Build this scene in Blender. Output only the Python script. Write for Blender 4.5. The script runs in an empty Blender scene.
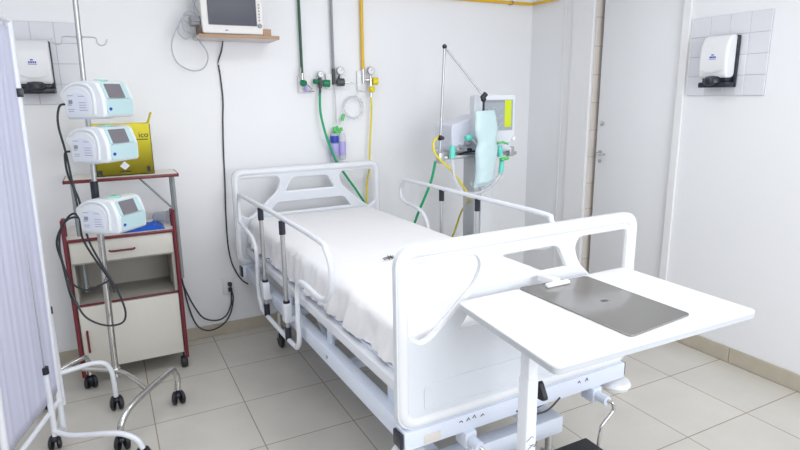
import bpy, bmesh, math, random
from mathutils import Vector, Matrix, noise
from mathutils.geometry import tessellate_polygon
random.seed(4)
scene = bpy.context.scene
COL = scene.collection
PI = math.pi

# ------------------------------------------------------------------ camera
cam_data = bpy.data.cameras.new('camera')
cam_data.sensor_width = 36.0
cam_data.lens = 572.5 / 800 * 36.0
cam_data.clip_start = 0.02
cam = bpy.data.objects.new('camera', cam_data)
COL.objects.link(cam)
yaw, pitch, roll = 0.474, 0.223, -0.013
f_ = Vector((math.sin(yaw) * math.cos(pitch), math.cos(yaw) * math.cos(pitch), -math.sin(pitch)))
r_ = Vector((math.cos(yaw), -math.sin(yaw), 0))
u_ = r_.cross(f_)
r2 = r_ * math.cos(roll) + u_ * math.sin(roll)
u2 = -r_ * math.sin(roll) + u_ * math.cos(roll)
cam.matrix_world = Matrix(((r2.x, u2.x, -f_.x, -0.526), (r2.y, u2.y, -f_.y, -3.898),
                           (r2.z, u2.z, -f_.z, 1.612), (0, 0, 0, 1)))
scene.camera = cam

# ------------------------------------------------------------------ world, exposure
world = bpy.data.worlds.new('world')
scene.world = world
world.use_nodes = True
world.node_tree.nodes['Background'].inputs[0].default_value = (0.86, 0.92, 1.0, 1)
world.node_tree.nodes['Background'].inputs[1].default_value = 0.95
vs = scene.view_settings
vs.view_transform = 'Standard'
vs.look = 'None'
vs.gamma = 1
vs.use_curve_mapping = False
vs.exposure = 0.10


def area_light(name, loc, size, power, rot=(0, 0, 0), color=(1, 1, 1)):
    l = bpy.data.lights.new(name, 'AREA')
    l.shape = 'RECTANGLE'
    l.size, l.size_y = size
    l.energy = power
    l.color = color
    o = bpy.data.objects.new(name, l)
    o.location = loc
    o.rotation_euler = rot
    COL.objects.link(o)
    return o


# daylight through the window behind the camera, and the ceiling lamps
area_light('window_daylight', (1.0, -5.32, 1.75), (2.5, 1.3), 60, (math.radians(90), 0, 0), (0.97, 0.98, 1.0))
LAMPS = [(1.0, -1.85), (0.7, -3.9), (-0.9, -2.3)]
LAMP_POWER = [8, 8, 11]
for (lx, ly), lp in zip(LAMPS, LAMP_POWER):
    area_light('ceiling_lamp_light', (lx, ly, 2.70), (1.24, 0.54), lp, (0, 0, 0), (0.985, 0.992, 1.0))


# ------------------------------------------------------------------ materials
def mat(name, col, rough=0.5, metal=0.0, noise_amt=0.0, nscale=30, bump=0.0, bscale=80, **kw):
    m = bpy.data.materials.new(name)
    m.use_nodes = True
    nt = m.node_tree
    b = nt.nodes['Principled BSDF']
    c4 = (*col, 1)
    b.inputs['Base Color'].default_value = c4
    b.inputs['Roughness'].default_value = rough
    b.inputs['Metallic'].default_value = metal
    for k, v in kw.items():
        b.inputs[k.replace('_', ' ')].default_value = v
    tc = nt.nodes.new('ShaderNodeTexCoord')
    nz = nt.nodes.new('ShaderNodeTexNoise')
    nz.inputs['Scale'].default_value = nscale
    nz.inputs['Detail'].default_value = 3
    nt.links.new(tc.outputs['Object'], nz.inputs['Vector'])
    mx = nt.nodes.new('ShaderNodeMixRGB')
    a = max(noise_amt, 0.01)
    mx.inputs[1].default_value = tuple(max(0, v * (1 - a)) for v in col) + (1,)
    mx.inputs[2].default_value = tuple(min(1, v * (1 + a)) for v in col) + (1,)
    nt.links.new(nz.outputs['Fac'], mx.inputs[0])
    nt.links.new(mx.outputs[0], b.inputs['Base Color'])
    if bump:
        n2 = nt.nodes.new('ShaderNodeTexNoise')
        n2.inputs['Scale'].default_value = bscale
        nt.links.new(tc.outputs['Object'], n2.inputs['Vector'])
        bp = nt.nodes.new('ShaderNodeBump')
        bp.inputs['Strength'].default_value = bump
        bp.inputs['Distance'].default_value = 0.01
        nt.links.new(n2.outputs['Fac'], bp.inputs['Height'])
        nt.links.new(bp.outputs[0], b.inputs['Normal'])
    return m


def tile_mat(name, col, grout, size, off, axes, rough=0.25, mortar=0.0035):
    m = bpy.data.materials.new(name)
    m.use_nodes = True
    nt = m.node_tree
    b = nt.nodes['Principled BSDF']
    b.inputs['Roughness'].default_value = rough
    g = nt.nodes.new('ShaderNodeNewGeometry')
    sp = nt.nodes.new('ShaderNodeSeparateXYZ')
    nt.links.new(g.outputs['Position'], sp.inputs[0])
    cb = nt.nodes.new('ShaderNodeCombineXYZ')
    for i, ax in enumerate(axes):
        ad = nt.nodes.new('ShaderNodeMath')
        ad.operation = 'ADD'
        ad.inputs[1].default_value = off[i]
        nt.links.new(sp.outputs[ax], ad.inputs[0])
        nt.links.new(ad.outputs[0], cb.inputs[i])
    br = nt.nodes.new('ShaderNodeTexBrick')
    br.offset = 0
    br.squash = 1
    br.inputs['Scale'].default_value = 1
    br.inputs['Brick Width'].default_value = size[0]
    br.inputs['Row Height'].default_value = size[1]
    br.inputs['Mortar Size'].default_value = mortar
    br.inputs['Mortar Smooth'].default_value = 0.1
    br.inputs['Color1'].default_value = (*col, 1)
    br.inputs['Color2'].default_value = tuple(v * 0.97 for v in col) + (1,)
    br.inputs['Mortar'].default_value = (*grout, 1)
    nt.links.new(cb.outputs[0], br.inputs['Vector'])
    nz = nt.nodes.new('ShaderNodeTexNoise')
    nz.inputs['Scale'].default_value = 3.5
    nz.inputs['Detail'].default_value = 5
    nt.links.new(g.outputs['Position'], nz.inputs['Vector'])
    rp = nt.nodes.new('ShaderNodeMapRange')
    rp.inputs['From Min'].default_value = 0.3
    rp.inputs['From Max'].default_value = 0.7
    rp.inputs['To Min'].default_value = 0.93
    rp.inputs['To Max'].default_value = 1.03
    nt.links.new(nz.outputs['Fac'], rp.inputs[0])
    mu = nt.nodes.new('ShaderNodeMixRGB')
    mu.blend_type = 'MULTIPLY'
    mu.inputs[0].default_value = 1
    nt.links.new(br.outputs['Color'], mu.inputs[1])
    nt.links.new(rp.outputs[0], mu.inputs[2])
    nt.links.new(mu.outputs[0], b.inputs['Base Color'])
    bp = nt.nodes.new('ShaderNodeBump')
    bp.invert = True
    bp.inputs['Strength'].default_value = 0.5
    bp.inputs['Distance'].default_value = 0.002
    nt.links.new(br.outputs['Fac'], bp.inputs['Height'])
    nt.links.new(bp.outputs[0], b.inputs['Normal'])
    return m


def emit_mat(name, col, strength):
    m = bpy.data.materials.new(name)
    m.use_nodes = True
    nt = m.node_tree
    b = nt.nodes['Principled BSDF']
    b.inputs['Base Color'].default_value = (*col, 1)
    b.inputs['Emission Color'].default_value = (*col, 1)
    b.inputs['Emission Strength'].default_value = strength
    return m


def clear_mat(name, col, rough=0.08, alpha=0.35):
    m = bpy.data.materials.new(name)
    m.use_nodes = True
    b = m.node_tree.nodes['Principled BSDF']
    b.inputs['Base Color'].default_value = (*col, 1)
    b.inputs['Roughness'].default_value = rough
    b.inputs['Alpha'].default_value = alpha
    return m


M = {}
M['wall'] = mat('painted_wall', (0.86, 0.87, 0.895), 0.55, noise_amt=0.012, nscale=2.5, bump=0.04, bscale=60)
M['ceil'] = mat('ceiling_paint', (0.91, 0.91, 0.915), 0.8)
M['floor'] = tile_mat('floor_tiles', (0.62, 0.595, 0.545), (0.36, 0.30, 0.23), (0.45, 0.45), (0.0, 0.099), (0, 1), rough=0.22, mortar=0.003)
M['corr'] = tile_mat('corridor_tiles', (0.70, 0.63, 0.54), (0.52, 0.47, 0.4), (0.2, 0.2), (0, 0), (1, 2))
M['reveal'] = tile_mat('reveal_tiles', (0.80, 0.74, 0.68), (0.62, 0.56, 0.5), (0.4, 0.2), (0, 0.06), (0, 2))
M['base'] = mat('baseboard_ceramic', (0.50, 0.455, 0.37), 0.35, noise_amt=0.1, nscale=14)
M['wtile'] = mat('glazed_wall_tile', (0.74, 0.75, 0.80), 0.15)
M['grout'] = mat('tile_grout', (0.48, 0.49, 0.56), 0.8)
M['door'] = mat('door_paint', (0.84, 0.85, 0.875), 0.4, noise_amt=0.01, nscale=4)
M['frame'] = mat('door_frame_paint', (0.84, 0.845, 0.86), 0.35)
M['bedplastic'] = mat('bed_plastic', (0.69, 0.725, 0.78), 0.3)
M['bedrim'] = mat('bed_rim_plastic', (0.77, 0.79, 0.83), 0.25)
M['bedmetal'] = mat('bed_enamel', (0.70, 0.76, 0.88), 0.3)
M['white'] = mat('white_plastic', (0.80, 0.81, 0.83), 0.3)
M['whitemetal'] = mat('white_enamel', (0.76, 0.785, 0.84), 0.28)
M['sheet'] = mat('cotton_sheet', (0.88, 0.88, 0.90), 0.85, bump=0.1, bscale=300)
M['mattress'] = mat('mattress_vinyl', (0.35, 0.42, 0.62), 0.5)
M['chrome'] = mat('chrome', (0.62, 0.61, 0.60), 0.22, 1.0)
M['steel'] = mat('brushed_steel', (0.50, 0.51, 0.52), 0.35, 0.9)
M['greytube'] = mat('grey_enamel_tube', (0.30, 0.33, 0.34), 0.4, 0.3)
M['black'] = mat('black_rubber', (0.012, 0.013, 0.018), 0.45)
M['blackp'] = mat('black_plastic', (0.014, 0.016, 0.03), 0.3)
M['cable'] = mat('black_cable', (0.025, 0.03, 0.04), 0.45)
M['gcable'] = mat('grey_cable', (0.45, 0.48, 0.55), 0.4)
M['red'] = mat('dark_red_trim', (0.16, 0.018, 0.028), 0.35)
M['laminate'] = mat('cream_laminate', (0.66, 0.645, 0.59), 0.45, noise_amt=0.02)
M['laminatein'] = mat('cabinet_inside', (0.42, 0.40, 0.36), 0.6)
M['topb'] = mat('cream_top_board', (0.80, 0.77, 0.72), 0.4)
M['yellowbox'] = mat('yellow_cardboard', (0.76, 0.67, 0.04), 0.65, noise_amt=0.05)
M['ink'] = mat('dark_ink', (0.03, 0.03, 0.02), 0.6)
M['pump'] = mat('pump_casing', (0.76, 0.80, 0.83), 0.3)
M['pumpside'] = mat('pump_side_label', (0.70, 0.74, 0.84), 0.4)
M['mint'] = mat('mint_panel', (0.50, 0.69, 0.72), 0.35)
M['lcd'] = mat('dark_lcd', (0.19, 0.175, 0.20), 0.2)
M['blue'] = mat('blue_mark', (0.02, 0.06, 0.45), 0.4)
M['bluefilm'] = mat('blue_film', (0.02, 0.12, 0.62), 0.3, noise_amt=0.3, nscale=40)
M['wood'] = mat('light_wood_edge', (0.42, 0.27, 0.16), 0.5, noise_amt=0.1, nscale=20)
M['shelfwhite'] = mat('shelf_laminate', (0.70, 0.63, 0.62), 0.4)
M['darkwood'] = mat('dark_wood', (0.10, 0.055, 0.04), 0.5)
M['monitor'] = mat('monitor_casing', (0.78, 0.77, 0.755), 0.35)
M['monscreen'] = mat('monitor_glass', (0.05, 0.055, 0.08), 0.15)
M['greenpipe'] = mat('green_pipe', (0.012, 0.09, 0.045), 0.35)
M['greypipe'] = mat('grey_pipe', (0.28, 0.29, 0.31), 0.4)
M['yellowpipe'] = mat('yellow_pipe', (0.78, 0.47, 0.01), 0.35)
M['greenhose'] = mat('green_hose', (0.0, 0.36, 0.14), 0.35)
M['yellowhose'] = mat('yellow_hose', (0.78, 0.66, 0.01), 0.35)
M['green'] = mat('green_knob', (0.0, 0.20, 0.08), 0.3)
M['limegreen'] = mat('light_green_cap', (0.10, 0.55, 0.14), 0.3)
M['dark'] = mat('dark_fitting', (0.06, 0.065, 0.07), 0.4)
M['lilac'] = mat('lilac_label', (0.42, 0.38, 0.72), 0.4)
M['clear'] = clear_mat('clear_plastic', (0.75, 0.78, 0.84), 0.1, 0.35)
M['cup'] = clear_mat('cloudy_plastic', (0.45, 0.47, 0.56), 0.2, 0.55)
M['bag'] = clear_mat('pale_blue_bag', (0.64, 0.82, 0.86), 0.25, 0.8)
M['aqua'] = mat('aqua_connector', (0.15, 0.68, 0.58), 0.3)
M['ventbody'] = mat('ventilator_casing', (0.68, 0.70, 0.80), 0.35)
M['ventgrey'] = mat('ventilator_column', (0.50, 0.52, 0.55), 0.35, 0.2)
M['ventlight'] = mat('ventilator_column_light', (0.66, 0.68, 0.71), 0.35)
M['lcd2'] = emit_mat('lit_display', (0.30, 0.34, 0.38), 0.12)
M['lcdyellow'] = emit_mat('lit_yellow_band', (0.52, 0.62, 0.0), 0.12)
M['table'] = mat('table_laminate', (0.76, 0.775, 0.80), 0.28)
M['edge'] = mat('table_edge', (0.50, 0.53, 0.57), 0.4)
M['clipgrey'] = mat('smoked_board', (0.27, 0.262, 0.25), 0.14, 0.5)
M['fabric'] = mat('screen_fabric', (0.63, 0.645, 0.80), 0.85, bump=0.05, bscale=200)
M['lampm'] = emit_mat('lamp_diffuser', (0.96, 0.98, 1), 1.8)
M['sticker'] = mat('data_sticker', (0.70, 0.66, 0.62), 0.5)
M['ledg'] = mat('pale_green_lamp_window', (0.35, 0.85, 0.70), 0.2)


# ------------------------------------------------------------------ geometry helpers
def V(*a):
    return Vector(a)


class G:
    """collects shapes into one bmesh, then one mesh object"""

    def __init__(self):
        self.bm = bmesh.new()

    def box(self, lo, hi, bev=0.0, seg=2, mat4=None):
        b = bmesh.new()
        bmesh.ops.create_cube(b, size=1)
        lo, hi = Vector(lo), Vector(hi)
        for v in b.verts:
            v.co = Vector([(lo[i] + hi[i]) / 2 + v.co[i] * (hi[i] - lo[i]) for i in range(3)])
        if bev > 0:
            bev = min(bev, min(abs(hi[i] - lo[i]) for i in range(3)) * 0.49)
            bmesh.ops.bevel(b, geom=b.edges[:], offset=bev, segments=seg, profile=0.5, affect='EDGES')
        if mat4:
            bmesh.ops.transform(b, matrix=mat4, verts=b.verts)
        self.join(b)
        return self

    def join(self, b):
        me = bpy.data.meshes.new('tmp')
        b.to_mesh(me)
        b.free()
        self.bm.from_mesh(me)
        bpy.data.meshes.remove(me)

    def tube(self, pts, r, n=10, closed=False, smooth=0, radii=None):
        pts = [Vector(p) for p in pts]
        if smooth:
            q = []
            m = len(pts)
            rng = range(m if closed else m - 1)
            for i in rng:
                p0 = pts[(i - 1) % m] if closed or i > 0 else pts[0]
                p1, p2 = pts[i], pts[(i + 1) % m]
                p3 = pts[(i + 2) % m] if closed or i + 2 < m else pts[-1]
                for k in range(smooth):
                    t = k / smooth
                    q.append(0.5 * ((2 * p1) + (-p0 + p2) * t + (2 * p0 - 5 * p1 + 4 * p2 - p3) * t * t
                                    + (-p0 + 3 * p1 - 3 * p2 + p3) * t ** 3))
            if not closed:
                q.append(pts[-1])
            pts = q
        pts = [p for i, p in enumerate(pts) if i == 0 or (p - pts[i - 1]).length > 1e-5]
        m = len(pts)
        tang = []
        for i in range(m):
            if closed:
                t = pts[(i + 1) % m] - pts[(i - 1) % m]
            else:
                t = pts[min(i + 1, m - 1)] - pts[max(i - 1, 0)]
            tang.append(t.normalized() if t.length > 1e-9 else V(0, 0, 1))
        up = V(0, 0, 1) if abs(tang[0].z) < 0.9 else V(1, 0, 0)
        nrm = (up - tang[0] * up.dot(tang[0])).normalized()
        rings = []
        for i in range(m):
            if i:
                nrm = nrm - tang[i] * nrm.dot(tang[i])
                nrm = nrm.normalized() if nrm.length > 1e-6 else V(1, 0, 0)
            bi = tang[i].cross(nrm)
            rr = radii[i] if radii and len(radii) == m else r
            rings.append([self.bm.verts.new(pts[i] + (nrm * math.cos(2 * PI * k / n) + bi * math.sin(2 * PI * k / n)) * rr)
                          for k in range(n)])
        for i in range(m if closed else m - 1):
            a, b = rings[i], rings[(i + 1) % m]
            # find best offset when closing the loop
            o = 0
            if closed and i == m - 1:
                o = min(range(n), key=lambda s: (a[0].co - b[s].co).length)
            for k in range(n):
                self.bm.faces.new((a[k], a[(k + 1) % n], b[(k + 1 + o) % n], b[(k + o) % n]))
        if not closed:
            self.bm.faces.new(rings[0][::-1])
            self.bm.faces.new(rings[-1])
        return self

    def cyl(self, a, b, r, n=20, r2=None):
        a, b = Vector(a), Vector(b)
        r2 = r if r2 is None else r2
        d = (b - a).normalized()
        up = V(0, 0, 1) if abs(d.z) < 0.9 else V(1, 0, 0)
        x = (up - d * up.dot(d)).normalized()
        y = d.cross(x)
        A = [self.bm.verts.new(a + (x * math.cos(2 * PI * k / n) + y * math.sin(2 * PI * k / n)) * r) for k in range(n)]
        B = [self.bm.verts.new(b + (x * math.cos(2 * PI * k / n) + y * math.sin(2 * PI * k / n)) * r2) for k in range(n)]
        for k in range(n):
            self.bm.faces.new((A[k], A[(k + 1) % n], B[(k + 1) % n], B[k]))
        self.bm.faces.new(A[::-1])
        self.bm.faces.new(B)
        return self

    def lathe(self, c, axis, prof, n=20):
        """prof: list of (radius, distance along axis)"""
        c, d = Vector(c), Vector(axis).normalized()
        up = V(0, 0, 1) if abs(d.z) < 0.9 else V(1, 0, 0)
        x = (up - d * up.dot(d)).normalized()
        y = d.cross(x)
        rings = [[self.bm.verts.new(c + d * h + (x * math.cos(2 * PI * k / n) + y * math.sin(2 * PI * k / n)) * max(r, 1e-4))
                  for k in range(n)] for r, h in prof]
        for A, B in zip(rings, rings[1:]):
            for k in range(n):
                self.bm.faces.new((A[k], A[(k + 1) % n], B[(k + 1) % n], B[k]))
        self.bm.faces.new(rings[0][::-1])
        self.bm.faces.new(rings[-1])
        return self

    def ball(self, c, r, sc=(1, 1, 1)):
        b = bmesh.new()
        bmesh.ops.create_uvsphere(b, u_segments=16, v_segments=10, radius=r)
        for v in b.verts:
            v.co = Vector((v.co.x * sc[0], v.co.y * sc[1], v.co.z * sc[2])) + Vector(c)
        self.join(b)
        return self

    def prism(self, outer, holes, to3, t0, t1):
        """extruded polygon with holes; to3(a,b,t) gives the point"""
        loops = [outer] + list(holes)
        flat = [p for l in loops for p in l]
        tris = tessellate_polygon([[Vector((p[0], p[1], 0)) for p in l] for l in loops])
        F = [self.bm.verts.new(to3(p[0], p[1], t0)) for p in flat]
        B = [self.bm.verts.new(to3(p[0], p[1], t1)) for p in flat]
        if not holes:
            self.bm.faces.new(F)
            self.bm.faces.new(B[::-1])
        else:
            for t in tris:
                try:
                    self.bm.faces.new([F[i] for i in t])
                    self.bm.faces.new([B[i] for i in reversed(t)])
                except ValueError:
                    pass
        s = 0
        for l in loops:
            n = len(l)
            for k in range(n):
                i, j = s + k, s + (k + 1) % n
                self.bm.faces.new((F[i], F[j], B[j], B[i]))
            s += n
        return self

    def build(self, name, m, parent=None, label=None, bevel=0, smooth_angle=38, kind=None):
        bm = self.bm
        bmesh.ops.remove_doubles(bm, verts=bm.verts, dist=1e-6)
        bmesh.ops.recalc_face_normals(bm, faces=bm.faces)
        if parent is not None and parent in INV:
            bmesh.ops.transform(bm, matrix=INV[parent], verts=bm.verts)
        for f in bm.faces:
            f.smooth = True
        for e in bm.edges:
            e.smooth = not (len(e.link_faces) == 2 and e.calc_face_angle(0) > math.radians(smooth_angle))
        me = bpy.data.meshes.new(name)
        bm.to_mesh(me)
        bm.free()
        o = bpy.data.objects.new(name, me)
        me.materials.append(m)
        COL.objects.link(o)
        if parent is not None:
            o.parent = parent
            if parent in INV:
                INV[o] = INV[parent]
        if label:
            o['label'] = label
        if kind:
            o['kind'] = kind
        if bevel:
            b = o.modifiers.new('bevel', 'BEVEL')
            b.width = bevel
            b.segments = 3
            b.limit_method = 'ANGLE'
            b.angle_limit = math.radians(50)
        return o


INV = {}


def thing(name, label, cat, loc=(0, 0, 0), rz=0, group=None):
    o = bpy.data.objects.new(name, None)
    o.empty_display_size = 0.05
    COL.objects.link(o)
    o.location = loc
    o.rotation_euler = (0, 0, rz)
    o['label'] = label
    o['category'] = cat
    if group:
        o['group'] = group
    INV[o] = (Matrix.Translation(loc) @ Matrix.Rotation(rz, 4, 'Z')).inverted()
    return o


def local(root):
    """frame helper: local point of a root -> world point (parts are written in local coordinates)"""
    w = INV[root].inverted()
    return lambda *p: w @ Vector(p)


def tag(o, label, cat, group=None):
    o['label'] = label
    o['category'] = cat
    if group:
        o['group'] = group
    return o


def struct(name, g, m):
    o = g.build(name, m, smooth_angle=20)
    o['kind'] = 'structure'
    return o


def copy_tree(o, parent=None):
    c = o.copy()
    COL.objects.link(c)
    c.parent = parent
    for ch in list(o.children):
        copy_tree(ch, c)
    return c


def rrect(x0, z0, x1, z1, r, n=5):
    out = []
    for cx, cz, a in ((x1 - r, z1 - r, 0), (x0 + r, z1 - r, 90), (x0 + r, z0 + r, 180), (x1 - r, z0 + r, 270)):
        for k in range(n + 1):
            t = math.radians(a + 90 * k / n)
            out.append((cx + r * math.cos(t), cz + r * math.sin(t)))
    return out


def round_poly(pts, r, n=4):
    """round each corner of a polygon with radius-like distance r"""
    out = []
    m = len(pts)
    for i in range(m):
        p0, p1, p2 = Vector(pts[i - 1]), Vector(pts[i]), Vector(pts[(i + 1) % m])
        d0, d1 = (p0 - p1), (p2 - p1)
        rr = min(r, d0.length * 0.45, d1.length * 0.45)
        a, b = p1 + d0.normalized() * rr, p1 + d1.normalized() * rr
        for k in range(n + 1):
            t = k / n
            q = a * (1 - t) ** 2 + p1 * 2 * t * (1 - t) + b * t * t
            out.append((q.x, q.y))
    return out


XZ = lambda a, b, t: Vector((a, t, b))
YZ = lambda a, b, t: Vector((t, a, b))
XY = lambda a, b, t: Vector((a, b, t))

# ------------------------------------------------------------------ the room
XR = 2.715
XL, YF, ZC = -1.95, -5.4, 2.75
struct('floor', G().box((XL - .1, YF - .1, -.1), (4.4, 0.1, 0)), M['floor'])
struct('ceiling', G().box((XL - .1, YF - .1, ZC), (4.4, 0.1, ZC + .1)), M['ceil'])
struct('wall_back', G().box((XL - .1, 0, 0), (4.4, .12, ZC)), M['wall'])
struct('wall_left', G().box((XL - .12, YF, 0), (XL, 0, ZC)), M['wall'])
# front wall behind the camera, with the window opening
g = G()
g.box((XL, YF - .12, 0), (4.4, YF, 1.05)).box((XL, YF - .12, 2.45), (4.4, YF, ZC))
g.box((XL, YF - .12, 1.05), (-.3, YF, 2.45)).box((2.3, YF - .12, 1.05), (4.4, YF, 2.45))
struct('wall_front', g, M['wall'])
g = G()
for x in (-.3, .55, 1.4, 2.25):
    g.box((x, YF - .08, 1.05), (x + .05, YF - .03, 2.45))
g.box((-.3, YF - .08, 1.05), (2.3, YF - .03, 1.1)).box((-.3, YF - .08, 2.4), (2.3, YF - .03, 2.45))
struct('window_1', g, M['frame'])
# right wall with the door opening (y -0.71 .. -1.43, top 2.29)
DY0, DY1, DZ = -.70, -1.43, 2.30
g = G()
g.box((XR, DY0, 0), (XR + .16, 0, ZC)).box((XR, YF, 0), (XR + .16, DY1, ZC)).box((XR, DY1, DZ), (XR + .16, DY0, ZC))
struct('wall_right', g, M['wall'])
# corridor outside the door
g = G().box((4.0, YF, 0), (4.1, 0, ZC))
struct('wall_corridor', g, M['corr'])
g = G().box((XR + .16, -.11, 0), (4.0, -.001, ZC))
struct('wall_corridor_end', g, M['corr'])
# baseboards
H = .085
struct('baseboard_back', G().box((XL, -.012, 0), (XR - .013, -.0005, H), .003), M['base'])
g = G()
y = DY1 - .06
first = True
for y1 in (-1.949, -2.399, -2.849, -3.299, -3.749, -4.2, -4.65, -5.1, YF):
    g.box((XR - .012, y1 + .0015, 0), (XR - .0005, y - .0015, H + .012), .003)
    y = y1
struct('baseboard_right', g, M['base'])
struct('baseboard_corner', G().box((XR - .012, -.47, 0), (XR - .0005, -.001, H), .003), M['base'])
struct('baseboard_left', G().box((XL + .0005, YF, 0), (XL + .012, -.013, H), .003), M['base'])
# door frame (wide flat casing on the left, narrow on the right)
g = G()
g.box((XR - .022, -.695, 0), (XR - .0005, -.49, 2.42), .004)
g.box((XR - .02, -1.475, 0), (XR - .0005, -1.435, 2.36), .004)
g.box((XR - .02, -1.44, 0), (XR + .1, -1.425, DZ), .003)
struct('trim_1', g, M['frame'])
struct('trim_3', G().box((XR + .001, -.7075, 0), (XR + .16, -.7005, DZ)), M['reveal'])
# thin pilaster strip in the corner between wall and casing
struct('trim_2', G().box((XR - .008, -.40, 0), (XR - .0005, -.385, 2.6), .002), M['frame'])
# door leaf, slightly ajar into the corridor
dr = thing('door_1', 'white flush room door standing slightly ajar in right wall', 'door', (XR + .012, -1.425, 0), math.radians(-1.5))
del dr['label'], dr['category']
dr['kind'] = 'structure'
L = local(dr)
g = G().box((0, .002, .012), (.038, .675, 2.27), .002)
g.bm.transform(INV[dr].inverted())
g.build('leaf', M['door'], dr)


def wbox(g, root, lo, hi, bev=0, seg=2):
    return g.box(lo, hi, bev, seg, mat4=INV[root].inverted())


G().cyl(L(-.006, .632, 1.175), L(0, .632, 1.175), .02).build('escutcheon', M['steel'], dr)
G().cyl(L(-.005, .632, 1.115), L(0, .632, 1.115), .014).build('keyhole_plate', M['steel'], dr)
g = G().tube([L(-.002, .627, 1.175), L(-.04, .627, 1.175), L(-.045, .62, 1.175), L(-.045, .545, 1.173)], .008)
g.build('handle', M['chrome'], dr)
g = G().cyl(L(-.01, .627, 1.39), L(.0, .627, 1.39), .016).cyl(L(-.02, .627, 1.39), L(-.01, .627, 1.39), .008)
g.build('deadbolt', M['chrome'], dr)


# ceiling lamps
lamp = None
lamp_labels = ['rectangular ceiling light panel above the foot half of the bed', 'rectangular ceiling light panel nearest the window wall',
               'rectangular ceiling light panel over the left side of the room']
for i, (lx, ly) in enumerate(LAMPS):
    if lamp is None:
        lamp = thing('ceiling_light', lamp_labels[0], 'ceiling light', (lx, ly, ZC), 0, 'ceiling light panels')
        G().box((lx - .66, ly - .31, ZC - .035), (lx + .66, ly + .31, ZC), .005).build('frame', M['white'], lamp)
        G().box((lx - .61, ly - .26, ZC - .043), (lx + .61, ly + .26, ZC - .036), .002).build('diffuser', M['lampm'], lamp)
        c = lamp
    else:
        c = copy_tree(lamp)
        c.location = (lx, ly, ZC)
    c['label'] = lamp_labels[i]


# ------------------------------------------------------------------ tile panels with dispensers
def tile_panel(root, a0, a1, z0, z1, to3, wallc, sgn, na=4, nz=4):
    """tiles on plane; to3(a, z, depth)"""
    G().prism([(a0, z0), (a1, z0), (a1, z1), (a0, z1)], [], lambda a, b, t: to3(a, b, t), .0005, .006).build('grout_bed', M['grout'], root)
    g = G()
    da, dz = (a1 - a0) / na, (z1 - z0) / nz
    gp = .0012
    for i in range(na):
        for j in range(nz):
            A0, A1 = a0 + i * da + gp, a0 + (i + 1) * da - gp
            Z0, Z1 = z0 + j * dz + gp, z0 + (j + 1) * dz - gp
            e = .0015
            vs_ = []
            for (in_, t) in ((0, .006), (0, .0075), (e, .009)):
                vs_.append([g.bm.verts.new(to3(x, z, t)) for x, z in
                            ((A0 + in_, Z0 + in_), (A1 - in_, Z0 + in_), (A1 - in_, Z1 - in_), (A0 + in_, Z1 - in_))])
            for p, q in zip(vs_, vs_[1:]):
                for k in range(4):
                    g.bm.faces.new((p[k], p[(k + 1) % 4], q[(k + 1) % 4], q[k]))
            g.bm.faces.new(vs_[-1])
    g.build('tiles', M['wtile'], root, smooth_angle=15)


tl = thing('tile_panel', 'square of white glazed tiles on the back wall behind the privacy screen', 'tile panel', (-.815, 0, 1.585))
tile_panel(tl, -1.046, -.584, 1.585, 2.035, lambda a, z, t: Vector((a, -t, z)), 0, -1)
tr = thing('tile_panel', 'square of white glazed tiles on the right wall beside the door', 'tile panel', (XR, -1.726, 1.585))
tile_panel(tr, -1.962, -1.49, 1.585, 2.035, lambda a, z, t: Vector((XR - t, a, z)), 0, -1)


def dispenser(label, loc, rz, group):
    """back on local plane y=0, front towards -y; width .17, height .27"""
    r = thing('soap_dispenser', label, 'soap dispenser', loc, rz, group)
    W = INV[r].inverted()

    def B(g, name, m, parent=r, **k):
        g.bm.transform(W)
        return g.build(name, m, parent, **k)
    B(G().box((-.088, -.022, -.0), (.092, -.0005, .285), .006), 'back_plate', M['blackp'])
    # cover: profile in (depth, z), rounded, wide
    prof = round_poly([(-.02, .052), (-.085, .052), (-.098, .075), (-.105, .15), (-.098, .235), (-.07, .285), (-.02, .290)], .03, 5)
    g = G().prism(prof, [], lambda a, b, t: Vector((t, a, b)), -.085, .085)
    cover = B(g, 'cover', M['white'], bevel=.012)
    # bottom black tray and push lever
    B(G().box((-.09, -.085, .0), (.09, -.02, .03), .006).box((-.075, -.07, .03), (.075, -.02, .052), .004), 'base_tray', M['blackp'])
    g = G().lathe((0, -.078, .024), (0, -.35, 1), [(.038, 0), (.046, .006), (.046, .026), (.036, .040), (.01, .044)], 24)
    B(g, 'push_button', M['blackp'])
    # raised lower lip of the cover and printed mark
    a = [(-.062 + .124 * k / 12, -.1055, .098 - .014 * math.sin(PI * k / 12)) for k in range(13)]
    B(G().tube(a, .0022, 6), 'cover_ridge', M['white'], cover)
    g = G()
    for k in range(4):
        g.box((-.018 + k * .010, -.1062, .162), (-.011 + k * .010, -.103, .172), .001)
    g.box((-.008, -.106, .177), (.006, -.102, .183), .001).box((-.02, -.1062, .155), (.022, -.104, .1575), .0005)
    B(g, 'printed_mark', M['blue'], cover)
    return r


dispenser('white soap dispenser with black base on right wall tiles by the door', (XR - .009, -1.712, 1.632), math.radians(-90), 'wall soap dispensers')
dispenser('white soap dispenser with black base on back wall tiles beside the privacy screen', (-.818, -.009, 1.645), 0, 'wall soap dispensers')

# ------------------------------------------------------------------ hospital bed
BED = thing('hospital_bed', 'white hospital bed with moulded head and foot boards and side rails', 'hospital bed', (.70, -.15, 0), .021)
WB = INV[BED].inverted()


def bb(g, name, m, parent=BED, **k):
    g.bm.transform(WB)
    return g.build(name, m, parent, **k)


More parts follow.
